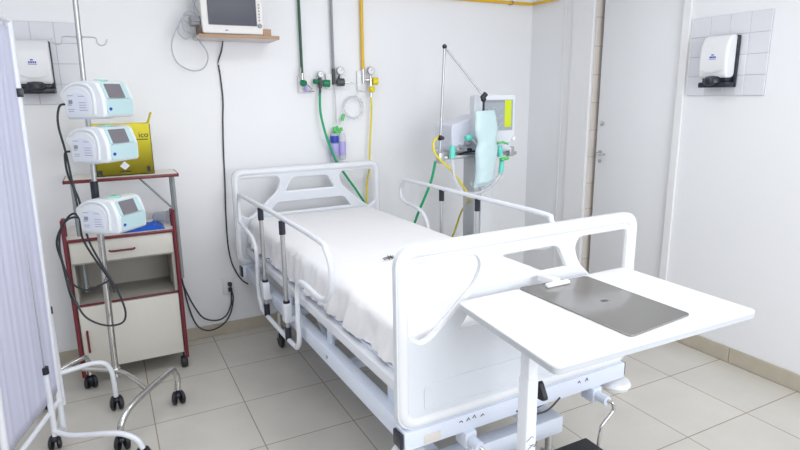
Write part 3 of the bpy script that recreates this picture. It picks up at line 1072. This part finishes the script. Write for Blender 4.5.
# black cables of the pumps
cables = [
    ('power_cord', 'black cable hanging in a curve from the topmost infusion pump', [(-.655, -.80, 1.59), (-.685, -.79, 1.58), (-.70, -.78, 1.50), (-.685, -.77, 1.36), (-.675, -.77, 1.2), (-.665, -.77, 1.06), (-.67, -.72, .95), (-.64, -.70, .85), (-.575, -.69, .70), (-.560, -.70, .63)]),
    ('power_cord', 'black cable running down from the middle infusion pump', [(-.668, -.80, 1.375), (-.69, -.78, 1.36), (-.69, -.76, 1.26), (-.66, -.75, 1.14), (-.655, -.75, 1.04), (-.64, -.74, .92), (-.60, -.74, .80), (-.56, -.75, .70), (-.53, -.75, .60), (-.52, -.75, .52), (-.545, -.75, .475), (-.62, -.74, .475), (-.70, -.73, .53), (-.74, -.70, .62), (-.77, -.66, .74)]),
    ('power_cord', 'black cable looping beside the left edge of the cabinet', [(-.645, -.79, 1.01), (-.67, -.76, 1.05), (-.72, -.72, 1.04), (-.76, -.70, .98), (-.775, -.68, .88), (-.765, -.68, .78), (-.74, -.68, .70), (-.68, -.69, .66), (-.62, -.70, .68), (-.575, -.70, .70)]),
    ('power_cord', 'thin black cable looping closest to the cabinet side frame', [(-.65, -.78, 1.03), (-.69, -.74, 1.07), (-.74, -.70, 1.02), (-.785, -.66, .92), (-.775, -.64, .80), (-.77, -.62, .70), (-.76, -.60, .60), (-.74, -.60, .56)]),
]
for nm, lab, pts in cables:
    o = G().tube(pts, .0052, 8, smooth=6).build(nm, M['cable'])
    tag(o, lab, 'cable', 'pump power cords')

# ------------------------------------------------------------------ monitor shelf
SH = thing('wall_shelf', 'light wooden wall shelf carrying the patient monitor', 'wall shelf', (.27, 0, 1.96))
G().box((.045, -.262, 1.9585), (.515, -.001, 1.976), .001).build('shelf_board', M['shelfwhite'], SH, 'pale laminate board')
G().box((.042, -.266, 1.9575), (.518, -.2625, 1.977), .001).box((.5155, -.262, 1.9575), (.519, -.001, 1.977), .001).build('edge_band', M['wood'], SH)
G().box((.04, -.255, 1.977), (.056, -.17, 2.02), .002).build('stop_block', M['darkwood'], SH)
G().box((.425, -.24, 1.977), (.475, -.225, 2.018), .002).build('stop_block', M['wood'], SH)
MO = thing('patient_monitor', 'white patient monitor with dark screen on the wall shelf', 'patient monitor', (.25, -.13, 1.976))
mx0, mx1, mz0, mz1 = .067, .432, 1.984, 2.30
g = G().prism(round_poly([(mx0, mz0), (mx1, mz0), (mx1, mz1), (mx0, mz1)], .012, 4), [], XZ, -.235, -.06)
g.box((mx0 + .03, -.21, 1.977), (mx0 + .08, -.09, 1.986), .002).box((mx1 - .08, -.21, 1.977), (mx1 - .03, -.09, 1.986), .002)
cas = g.build('casing', M['monitor'], MO, bevel=.006)
G().prism(round_poly([(mx0 + .038, mz0 + .048), (mx1 - .042, mz0 + .048), (mx1 - .042, mz1 - .03), (mx0 + .038, mz1 - .03)], .004, 2), [], XZ, -.239, -.2355).build('screen', M['monscreen'], MO)
for k in range(6):
    G().box((mx1 - .030, -.2385, 2.062 + k * .018), (mx1 - .020, -.2345, 2.071 + k * .018), .002).build('button', M['wood'] if k > 3 else M['greypipe'], cas)
G().lathe((mx1 - .025, -.235, 2.035), (0, -1, 0), [(.013, 0), (.013, .008), (.010, .011), (.002, .012)], 18).build('control_dial', M['greypipe'], MO)
G().box((.20, -.2365, 2.001), (.216, -.2345, 2.006)).build('printed_mark', M['blue'], cas)
G().box((.012, -.20, 2.03), (.066, -.10, 2.085), .006).box((.02, -.215, 2.05), (.066, -.17, 2.062), .003).build('side_connector_block', M['greypipe'], MO)
G().tube([(.06, -.18, 2.05), (.02, -.17, 2.085), (-.02, -.15, 2.08), (-.05, -.14, 2.03), (-.055, -.14, 1.99), (-.02, -.14, 1.955), (.012, -.15, 1.975), (.01, -.15, 2.03), (-.03, -.15, 2.06), (-.08, -.14, 1.98), (-.10, -.13, 1.90), (-.075, -.12, 1.82), (0, -.11, 1.775), (.07, -.11, 1.785), (.105, -.11, 1.84), (.095, -.12, 1.90), (.03, -.13, 1.985)], .0042, 8, smooth=8).build('sensor_lead', M['gcable'], MO)
G().tube([(.06, -.17, 2.06), (.03, -.16, 2.11), (-.01, -.15, 2.10), (-.03, -.15, 2.05), (-.02, -.15, 2.0), (.02, -.15, 1.99)], .004, 8, smooth=6).build('sensor_lead', M['gcable'], MO)
G().tube([(.07, -.17, 2.09), (.05, -.15, 2.15), (.03, -.15, 2.20), (.02, -.14, 2.3), (.06, -.13, 2.32), (.07, -.13, 2.22), (.045, -.14, 2.13), (.06, -.15, 2.08)], .003, 8, smooth=6).build('sensor_lead', M['gcable'], MO)
MC = thing('monitor_power_cord', 'long black cord hanging down the wall from the monitor shelf', 'cable', (.2, -.012, .4))
cord = [(.215, -.05, 1.957), (.208, -.02, 1.90), (.185, -.012, 1.83), (.19, -.010, 1.75), (.195, -.010, 1.6), (.183, -.010, 1.45), (.172, -.010, 1.25), (.165, -.010, 1.05), (.155, -.010, .85), (.152, -.010, .65), (.165, -.010, .52), (.19, -.012, .44), (.225, -.02, .375), (.262, -.04, .345)]
G().tube(cord, .0048, 8, smooth=5).build('cord', M['cable'], MC)
G().tube([(.194, -.011, 1.845), (.186, -.0135, 1.815)], .0062, 8).build('cord_tie', M['white'], MC)

# outlet with plugs and cables towards the cabinet
OU = thing('wall_outlet', 'white double wall outlet above the baseboard between cabinet and bed', 'wall outlet', (.13, 0, .34))
G().box((.095, -.012, .285), (.17, -.0005, .40), .004).build('faceplate', M['white'], OU)
for z in (.318, .358):
    G().box((.128, -.014, z - .012), (.152, -.0122, z + .012), .001).build('socket', M['dark'], OU)
for k, (z, pts) in enumerate(((.362, [(.142, -.045, .358), (.14, -.055, .30), (.13, -.06, .22), (.09, -.06, .15), (.03, -.06, .13), (-.05, -.06, .16), (-.10, -.06, .24), (-.145, -.06, .36), (-.17, -.10, .46), (-.178, -.14, .55)]),
                              (.322, [(.146, -.045, .318), (.15, -.055, .26), (.12, -.065, .16), (.06, -.065, .09), (-.03, -.065, .07), (-.10, -.065, .12), (-.14, -.065, .25), (-.165, -.11, .42), (-.18, -.16, .55)]))):
    PL = thing('plug_cord', ['black plug and cord in the upper socket, drooping towards the cabinet', 'black plug and cord in the lower socket, drooping towards the cabinet'][k], 'cable', (.14, -.02, z), 0, 'cords at the outlet')
    G().box((.127, -.045, z - .013), (.153, -.0145, z + .013), .006, 3).build('plug', M['black'], PL)
    G().tube([(.14, -.043, z)] + pts, .0052, 8, smooth=6).build('cord', M['cable'], PL)

# ------------------------------------------------------------------ gas pipes
G_P = []
for nm, x, zb, m in (('green', .727, 1.765, 'greenpipe'), ('grey', .954, 1.795, 'greypipe')):
    P_ = thing('gas_pipe', nm + (' gas pipe running vertically up the back wall'), 'gas pipe', (x, -.03, zb), 0, 'vertical gas pipes')
    G().cyl((x, -.03, zb), (x, -.03, ZC), .0095, 14).build('pipe', M[m], P_)
    for z in (2.15,):
        G().box((x - .016, -.042, z + .25), (x + .016, -.0005, z + .27), .003).build('clamp', M['steel'], P_)
P_ = thing('gas_pipe', 'yellow gas pipe dropping down the wall and running to the room corner', 'gas pipe', (1.178, -.03, 1.79))
G().tube([(1.178, -.03, 1.795), (1.178, -.03, 2.29), (1.185, -.03, 2.31), (1.2, -.03, 2.315), (2.66, -.03, 2.315), (2.683, -.035, 2.315), (2.685, -.05, 2.315), (2.685, -.34, 2.315)], .0115, 12).build('pipe', M['yellowpipe'], P_)
G().lathe((2.475, -.03, 2.315), (1, 0, 0), [(.013, 0), (.017, .003), (.017, .012), (.013, .015)], 14).box((2.474, -.03, 2.30), (2.486, -.0005, 2.33), .002).build('clamp', M['wood'], P_)


def gauge(root, c, r=.026, name='pressure_gauge'):
    x, y, z = c
    o = G().lathe((x, y, z), (0, -1, 0), [(r * .9, 0), (r, .004), (r, .018), (r * .93, .021), (r * .88, .019)], 24).cyl((x, y - .008, z - r - .02), (x, y - .008, z - r + .003), .006).build(name, M['steel'], root)
    G().cyl((x, y - .0185, z), (x, y - .0215, z), r * .84, 24).build('dial_face', M['white'], o)
    G().tube([(x - .001, y - .0222, z - .001), (x + r * .4, y - .0222, z + r * .45)], .0012, 5).build('needle', M['ink'], o)
    return o


VG = thing('gas_valve', 'wall valve with green handle under the green pipe', 'gas valve', (.724, 0, 1.70), 0, 'wall gas valves')
G().box((.70, -.022, 1.635), (.80, -.0005, 1.745), .006).build('wall_plate', M['white'], VG)
G().cyl((.727, -.03, 1.70), (.727, -.03, 1.766), .011, 14).cyl((.727, -.022, 1.70), (.727, -.07, 1.70), .015, 16).build('valve_body', M['chrome'], VG)
G().lathe((.727, -.068, 1.70), (-.6, -.8, 0), [(.012, 0), (.022, .004), (.022, .03), (.016, .036)], 16).build('valve_knob', M['green'], VG)
G().tube([(.735, -.06, 1.69), (.738, -.062, 1.665), (.745, -.05, 1.645)], .011, 10).build('outlet_fitting', M['lilac'], VG)
G().tube([(.715, -.05, 1.72), (.708, -.055, 1.76), (.712, -.05, 1.80)], .006, 8).build('lever', M['steel'], VG)
G().tube([(.752, -.055, 1.69), (.785, -.055, 1.66), (.76, -.055, 1.645), (.80, -.05, 1.645)], .004, 8).build('chain_link', M['greypipe'], VG)

VR = thing('gas_regulator', 'regulator with round gauge and dark green knob feeding the green hose', 'gas valve', (.84, 0, 1.70), 0, 'wall gas valves')
gauge(VR, (.850, -.045, 1.757), .023)
G().cyl((.845, -.001, 1.71), (.845, -.075, 1.71), .014, 16).cyl((.845, -.05, 1.668), (.845, -.05, 1.735), .013, 14).build('regulator_body', M['dark'], VR)
G().lathe((.862, -.055, 1.70), (1, -.25, -.1), [(.014, 0), (.024, .004), (.026, .045), (.022, .052)], 18).build('regulator_knob', M['green'], VR)
G().lathe((.828, -.055, 1.71), (-1, -.2, .0), [(.012, 0), (.016, .004), (.016, .03), (.01, .034)], 16).build('inlet_nut', M['green'], VR)
G().cyl((.840, -.05, 1.615), (.845, -.05, 1.67), .009, 12).build('hose_nipple', M['dark'], VR)

VV = thing('gas_valve', 'wall valve with round gauge and dark grey knob under the grey pipe', 'gas valve', (.954, 0, 1.72), 0, 'wall gas valves')
G().box((.90, -.022, 1.66), (.955, -.0005, 1.765), .006).build('wall_plate', M['white'], VV)
gauge(VV, (.995, -.045, 1.782), .028)
G().lathe((.965, -.05, 1.705), (1, -.2, 0), [(.012, 0), (.026, .006), (.028, .03), (.026, .055), (.014, .06)], 18).cyl((.954, -.03, 1.69), (.954, -.03, 1.797), .012).cyl((.98, -.04, 1.72), (.994, -.05, 1.755), .008).build('valve_body', M['dark'], VV)
G().cyl((1.02, -.06, 1.70), (1.062, -.07, 1.70), .006, 10).build('spindle', M['chrome'], VV)
G().cyl((.957, -.04, 1.42), (.957, -.04, 1.69), .0045, 10).build('outlet_rod', M['steel'], VV)

VY = thing('gas_valve', 'wall valve with round gauge and yellow knobs under the yellow pipe', 'gas valve', (1.2, 0, 1.72), 0, 'wall gas valves')
G().box((1.135, -.022, 1.645), (1.205, -.0005, 1.785), .006).build('wall_plate', M['white'], VY)
gauge(VY, (1.228, -.045, 1.785), .028)
G().cyl((1.178, -.03, 1.70), (1.178, -.03, 1.797), .011).cyl((1.18, -.04, 1.72), (1.23, -.06, 1.72), .012).cyl((1.222, -.06, 1.60), (1.222, -.06, 1.735), .012).cyl((1.226, -.055, 1.72), (1.228, -.05, 1.762), .007).build('valve_body', M['chrome'], VY)
G().lathe((1.235, -.062, 1.712), (1, -.25, 0), [(.014, 0), (.026, .005), (.027, .035), (.02, .042)], 18).lathe((1.215, -.07, 1.655), (.3, -1, 0), [(.014, 0), (.022, .005), (.022, .025), (.016, .03)], 18).build('valve_knob', M['yellowhose'], VY)

# humidifier bottles with coiled clear tube
HU = thing('humidifier_bottle', 'clear oxygen humidifier bottles with light green caps hanging on the wall', 'humidifier', (.955, -.05, 1.16))
G().lathe((.957, -.05, 1.355), (0, 0, 1), [(.026, 0), (.028, .005), (.028, .02), (.016, .025), (.012, .045), (.008, .05)], 20).cyl((.935, -.06, 1.37), (.935, -.06, 1.40), .012).cyl((.985, -.06, 1.37), (.985, -.06, 1.395), .010).build('cap', M['limegreen'], HU)
G().lathe((.935, -.05, 1.15), (0, 0, 1), [(.026, 0), (.030, .008), (.030, .195), (.025, .205)], 20).build('bottle', M['clear'], HU)
G().lathe((.992, -.05, 1.165), (0, 0, 1), [(.022, 0), (.026, .008), (.026, .17), (.02, .19)], 20).build('bottle', M['clear'], HU)
G().lathe((.935, -.05, 1.20), (0, 0, 1), [(.0308, 0), (.0312, .002), (.0312, .08), (.0308, .082)], 20).build('label', M['lilac'], HU)
G().lathe((.935, -.05, 1.29), (0, 0, 1), [(.0308, 0), (.0312, .002), (.0312, .045), (.0308, .047)], 20).build('label', M['blue'], HU)
G().lathe((.992, -.05, 1.20), (0, 0, 1), [(.0265, 0), (.027, .002), (.027, .09), (.0265, .092)], 20).build('label', M['lilac'], HU)
CT = thing('oxygen_tube', 'coiled clear oxygen tube hanging between grey and yellow valves', 'tube', (1.09, -.03, 1.53))
pts = []
for k in range(46):
    a = k / 16 * 2 * PI
    rr = .075 + .006 * math.sin(a * 1.7)
    pts.append((1.095 + rr * math.cos(a), -.03 - .0035 * (k / 16) - .003, 1.53 + rr * 1.0 * math.sin(a)))
G().tube(pts, .0045, 8).build('coil', M['clear'], CT)
G().tube([(1.03, -.04, 1.49), (1.0, -.05, 1.46), (.975, -.06, 1.41)], .0045, 8, smooth=5).build('tail', M['clear'], CT)
G().lathe((1.012, -.048, 1.488), (-.3, 0, -1), [(.004, 0), (.011, .005), (.012, .045), (.006, .05)], 14).build('connector', M['limegreen'], CT)
G().tube([(1.06, -.07, 1.70), (1.10, -.08, 1.69), (1.12, -.06, 1.64), (1.10, -.04, 1.606)], .003, 8, smooth=5).build('lead_in', M['clear'], CT)

# hoses from the wall to the ventilator
o = G().tube([(.842, -.05, 1.635), (.832, -.07, 1.51), (.85, -.09, 1.38), (.885, -.095, 1.26), (.94, -.095, 1.14), (1.02, -.09, 1.02), (1.09, -.085, .92), (1.20, -.08, .72), (1.22, -.14, .45), (1.22, -.35, .44), (1.27, -.55, .70), (1.295, -.63, .86), (1.345, -.70, 1.06), (1.37, -.715, 1.195)], .0085, 10, smooth=6).build('green_hose', M['greenhose'])
tag(o, 'green gas hose running from the wall regulator behind the bed to the ventilator', 'hose')
o = G().tube([(1.222, -.06, 1.605), (1.225, -.06, 1.5), (1.205, -.065, 1.3), (1.19, -.07, 1.1), (1.165, -.07, .93), (1.17, -.09, .7), (1.28, -.16, .44), (1.66, -.32, .46), (1.70, -.53, .80), (1.60, -.77, .94), (1.57, -.79, .98), (1.50, -.79, 1.07), (1.43, -.79, 1.15), (1.37, -.79, 1.20), (1.325, -.78, 1.26), (1.325, -.77, 1.32), (1.36, -.76, 1.35), (1.40, -.73, 1.36)], .0068, 10, smooth=6).build('yellow_hose', M['yellowhose'])
tag(o, 'yellow gas hose running from the wall valve behind the bed to the ventilator', 'hose')

# ------------------------------------------------------------------ ventilator
VE = thing('ventilator', 'hospital ventilator on a grey wheeled column in the room corner', 'ventilator', (1.72, -.66, 0))
G().box((1.66, -.74, .10), (1.71, -.60, 1.20), .008).build('column', M['ventgrey'], VE)
G().box((1.7105, -.745, .10), (1.815, -.60, 1.20), .012).build('column_cover', M['ventlight'], VE)
g = G().box((1.50, -.86, .06), (1.95, -.45, .11), .02, 3)
g.build('base', M['ventlight'], VE)
for x in (1.53, 1.92):
    for y in (-.83, -.48):
        G().lathe((x - .015, y, .031), (1, 0, 0), [(.014, 0), (.028, .003), (.03, .01), (.03, .02), (.028, .027), (.014, .03)], 18).cyl((x, y, .03), (x, y, .062), .01).build('caster', M['black'], VE)
G().prism(round_poly([(1.49, 1.245), (1.90, 1.245), (1.90, 1.43), (1.75, 1.48), (1.49, 1.42)], .02, 4), [], XZ, -.72, -.50).build('body', M['ventbody'], VE, bevel=.006)
G().box((1.37, -.775, 1.205), (1.98, -.757, 1.228), .004).box((1.45, -.757, 1.208), (1.46, -.60, 1.224), .003).box((1.92, -.757, 1.208), (1.93, -.6, 1.224), .003).box((1.45, -.62, 1.208), (1.93, -.60, 1.244), .003).build('accessory_rail', M['steel'], VE)
G().box((1.355, -.79, 1.185), (1.395, -.74, 1.255), .006).build('rail_clamp', M['steel'], VE)
G().box((1.90, -.80, 1.20), (1.94, -.75, 1.265), .006).build('rail_clamp', M['steel'], VE)
# display unit turned a little to the left
Rm = Matrix.Translation((1.785, -.765, 1.445)) @ Matrix.Rotation(math.radians(-8), 4, 'Z') @ Matrix.Diagonal((.86, 1, 1.04, 1))


def vm(g, name, m, parent=VE, **k):
    g.bm.transform(Rm)
    return g.build(name, m, parent, **k)


vm(G().prism(round_poly([(-.185, -.145), (.15, -.145), (.165, -.09), (.165, .155), (-.185, .155)], .018, 4), [], XZ, -.035, .035), 'display_housing', M['bedplastic'], bevel=.006)
dsp = vm(G().prism(round_poly([(-.115, -.065), (.142, -.065), (.142, .125), (-.115, .125)], .006, 2), [], XZ, -.0385, -.0352), 'display', M['lcd2'])
vm(G().box((.072, -.0395, -.045), (.128, -.0386, .122)), 'yellow_band', M['lcdyellow'], dsp)
vm(G().box((-.112, -.0395, .108), (.07, -.0386, .122)), 'title_bar', M['greypipe'], dsp)
g = G()
for z in (-.03, .02, .07):
    g.tube([(-.1 + .012 * k, -.0396, z + .012 * math.sin(k * 1.1)) for k in range(14)], .0008, 5)
vm(g, 'trace_line', M['white'], dsp)
vm(G().box((-.02, -.05, -.20), (.13, .02, -.146), .02, 3), 'lower_housing', M['ventbody'])
vm(G().lathe((.155, -.036, -.12), (0, -1, 0), [(.016, 0), (.016, .012), (.008, .015)], 18), 'control_dial', M['white'])
# ports, valves
for i, (x, z) in enumerate(((1.55, 1.275), (1.60, 1.30), (1.50, 1.27))):
    G().cyl((x, -.72, z), (x, -.765, z), .018, 16).cyl((x, -.765, z), (x, -.78, z), .012, 12).build('breathing_port', M['steel'], VE)
G().cyl((1.62, -.72, 1.255), (1.62, -.75, 1.255), .011).build('breathing_port', M['black'], VE)
G().tube([(1.53, -.73, 1.225), (1.58, -.74, 1.24), (1.66, -.745, 1.245)], .006, 8).build('latch_bar', M['black'], VE)
G().cyl((1.445, -.80, 1.215), (1.445, -.80, 1.295), .019).build('aqua_connector', M['aqua'], VE)
G().cyl((1.545, -.80, 1.335), (1.59, -.80, 1.345), .019).build('aqua_connector', M['aqua'], VE)
# support arm
G().cyl((1.372, -.76, 1.19), (1.408, -.76, 1.90), .008, 12).build('arm_post', M['steel'], VE)
G().cyl((1.408, -.76, 1.90), (1.635, -.86, 1.60), .0065, 12).build('arm_boom', M['steel'], VE)
G().ball((1.408, -.76, 1.90), .015).build('arm_joint', M['black'], VE)
G().ball((1.378, -.76, 1.345), .018).cyl((1.378, -.79, 1.345), (1.40, -.74, 1.345), .012).build('arm_joint', M['black'], VE)
G().cyl((1.622, -.86, 1.585), (1.65, -.865, 1.615), .016).ball((1.635, -.86, 1.58), .018).cyl((1.635, -.862, 1.50), (1.635, -.862, 1.58), .007).tube([(1.62, -.865, 1.505), (1.645, -.87, 1.495), (1.68, -.87, 1.50), (1.695, -.87, 1.48)], .009, 8).build('arm_clip', M['black'], VE)
# breathing circuit and its bag
BC = thing('breathing_circuit', 'clear corrugated breathing tubes with aqua connectors on the ventilator', 'breathing circuit', (1.8, -.82, 1.1))


def corr(pts, r):
    g = G()
    P_ = [Vector(p) for p in pts]
    q = []
    for i in range(len(P_) - 1):
        p0 = P_[max(i - 1, 0)]
        p1, p2 = P_[i], P_[i + 1]
        p3 = P_[min(i + 2, len(P_) - 1)]
        for k in range(16):
            t = k / 16
            q.append(0.5 * ((2 * p1) + (-p0 + p2) * t + (2 * p0 - 5 * p1 + 4 * p2 - p3) * t * t + (-p0 + 3 * p1 - 3 * p2 + p3) * t ** 3))
    g.tube(q, r, 12, radii=[r * (1 + (.12 if i % 2 else -.05)) for i in range(len(q))])
    return g


corr([(1.445, -.80, 1.215), (1.45, -.82, 1.10), (1.50, -.84, 1.0), (1.60, -.86, .985), (1.70, -.86, 1.02), (1.78, -.85, 1.08), (1.80, -.85, 1.12)], .012).build('corrugated_tube', M['clear'], BC)
corr([(1.585, -.80, 1.34), (1.66, -.83, 1.24), (1.70, -.83, 1.12), (1.66, -.84, 1.03), (1.56, -.85, 1.05)], .012).build('corrugated_tube', M['clear'], BC)
G().cyl((1.785, -.85, 1.21), (1.775, -.85, 1.28), .019).build('aqua_connector', M['aqua'], BC)
G().cyl((1.79, -.85, 1.10), (1.80, -.85, 1.18), .016).build('aqua_connector', M['aqua'], BC)
G().tube([(1.76, -.85, 1.295), (1.80, -.85, 1.305), (1.84, -.86, 1.29)], .007, 8).cyl((1.78, -.86, 1.19), (1.84, -.86, 1.20), .012).build('metal_coupling', M['limegreen'], BC)


def bag():
    g = G()
    n, mm = 40, 14
    fr, bk = [], []
    for i in range(n + 1):
        t = i / n
        z = 1.51 - t * .475
        w = .072 + .014 * math.sin(t * 5.2) - .022 * math.exp(-((t - .40) / .08) ** 2) + .018 * t
        cx = 1.64 + .018 * math.sin(t * 3.2) + .0 * t
        ra, rb = [], []
        for j in range(mm + 1):
            s = j / mm * 2 - 1
            th = .028 * math.sqrt(max(0, 1 - s * s)) * (0.5 + .8 * t) * (1 if .04 < t < .96 else .3)
            wr = .007 * noise.noise(Vector((s * 4, t * 14, 2))) + .005 * noise.noise(Vector((s * 9, t * 6, 7)))
            ra.append(g.bm.verts.new((cx + s * w, -.875 - th - abs(wr), z + .01 * s * t)))
            rb.append(g.bm.verts.new((cx + s * w, -.868 + th * .5, z + .01 * s * t)))
        fr.append(ra)
        bk.append(rb)
    for i in range(n):
        for j in range(mm):
            g.bm.faces.new((fr[i][j], fr[i][j + 1], fr[i + 1][j + 1], fr[i + 1][j]))
            g.bm.faces.new((bk[i][j + 1], bk[i][j], bk[i + 1][j], bk[i + 1][j + 1]))
        for j in (0, mm):
            g.bm.faces.new((fr[i][j], fr[i + 1][j], bk[i + 1][j], bk[i][j]))
    for i in (0, n):
        for j in range(mm):
            g.bm.faces.new((fr[i][j], fr[i][j + 1], bk[i][j + 1], bk[i][j]))
    o = g.build('plastic_bag', M['bag'], smooth_angle=70)
    tag(o, 'pale blue plastic bag hanging from the ventilator arm in front of its display', 'plastic bag')


bag()

# ------------------------------------------------------------------ privacy screen at left
PS = thing('privacy_screen', 'white tube privacy screen with lilac white fabric at the left edge', 'privacy screen', (-.9, -1.2, 0))
Ft, Fb = Vector((-.815, -.94, 1.935)), Vector((-.850, -.94, .05))
Nt, Nb = Vector((-.94, -1.46, 1.95)), Vector((-1.0, -1.46, .05))
G().tube([Fb, Ft], .0135, 12).build('post', M['whitemetal'], PS)
G().tube([Nb, Nt], .0135, 12).build('post', M['whitemetal'], PS)
G().tube([Ft, Nt], .011, 12).build('top_rail', M['whitemetal'], PS)
G().tube([Fb + V(0, 0, .16), Nb + V(0, 0, .16)], .011, 12).build('bottom_rail', M['whitemetal'], PS)
g = G()
NU, NZ = 110, 30
rows = []
for j in range(NZ + 1):
    t = j / NZ
    a = Fb.lerp(Ft, .115 + .87 * t)
    b = Nb.lerp(Nt, .115 + .87 * t)
    d = (b - a)
    nn = Vector((d.y, -d.x, 0)).normalized()
    row = []
    for i in range(NU + 1):
        s = i / NU
        fold = .0018 * math.sin(s * 62 + 1.5 * noise.noise(Vector((s * 5, t * 2, 0)))) * (.5 + .5 * noise.noise(Vector((s * 7, t, 5)))) + .005 * noise.noise(Vector((s * 7, t * 1.3, 2)))
        row.append(g.bm.verts.new(a + d * (.02 + .96 * s) + nn * fold))
    rows.append(row)
for p_, q_ in zip(rows, rows[1:]):
    for i in range(NU):
        g.bm.faces.new((p_[i], p_[i + 1], q_[i + 1], q_[i]))
fab = g.build('fabric', M['fabric'], PS, smooth_angle=80)
sm = fab.modifiers.new('thickness', 'SOLIDIFY')
sm.thickness = .0015
# hinge bands
for t in (.845,):
    c = Fb.lerp(Ft, t)
    G().box((c.x - .018, c.y - .018, c.z - .018), (c.x + .018, c.y + .018, c.z + .018), .003).build('hinge_band', M['blackp'], PS)
    c = Nb.lerp(Nt, t)
    G().box((c.x - .018, c.y - .018, c.z - .018), (c.x + .018, c.y + .018, c.z + .018), .003).build('hinge_band', M['blackp'], PS)
# sleeved rods and curved feet
for (rx, ry, zt, ring) in ((-.852, -.76, .56, .61), (-.872, -1.06, .30, .43)):
    G().cyl((rx, ry, .1), (rx, ry, ring - .02), .013, 12).build('foot_sleeve', M['whitemetal'], PS)
    G().cyl((rx, ry, ring - .02), (rx, ry, ring + .012), .0165, 14).build('sleeve_ring', M['blackp'], PS)
    G().cyl((rx, ry, ring), (rx + .01, ry, 1.9), .003, 8).build('rod', M['steel'], PS)
for pts, cp in ((((-.852, -.76, .27), (-.80, -.755, .275), (-.70, -.75, .285), (-.645, -.75, .27), (-.62, -.75, .22), (-.615, -.75, .15), (-.614, -.75, .075)), (-.614, -.75)),
                (((-.872, -1.06, .12), (-.80, -1.13, .118), (-.68, -1.22, .14), (-.60, -1.27, .145), (-.54, -1.31, .12), (-.52, -1.32, .075)), (-.52, -1.32)),
                (((-.98, -1.50, .13), (-.92, -1.52, .155), (-.82, -1.54, .17), (-.76, -1.55, .13), (-.74, -1.55, .065)), (-.74, -1.55))):
    f = G().tube(pts, .0125, 12, smooth=6).build('foot', M['whitemetal'], PS)
    cx, cy = cp
    c = G().cyl((cx, cy, .05), (cx, cy, .08), .009).ball((cx, cy, .058), .022, (1, 1, .7)).build('caster', M['blackp'], PS)
    for k in (-1, 1):
        G().lathe((cx + k * .005, cy, .039), (k, .2, 0), [(.022, 0), (.038, .004), (.038, .018), (.024, .026)], 18).build('wheel', M['black'], c)
G().tube([(-.85, -.94, .06), (-.86, -1.02, .10), (-.872, -1.06, .12)], .011, 10, smooth=4).build('foot_brace', M['whitemetal'], PS)
c = G().ball((-.885, -1.0, .055), .024, (1, 1, .8)).cyl((-.85, -.94, .05), (-.885, -1.0, .07), .008).build('caster', M['blackp'], PS)
for k in (-1, 1):
    G().lathe((-.885 + k * .006, -1.0, .031), (k, .2, 0), [(.02, 0), (.030, .003), (.030, .014), (.02, .02)], 18).build('wheel', M['black'], c)
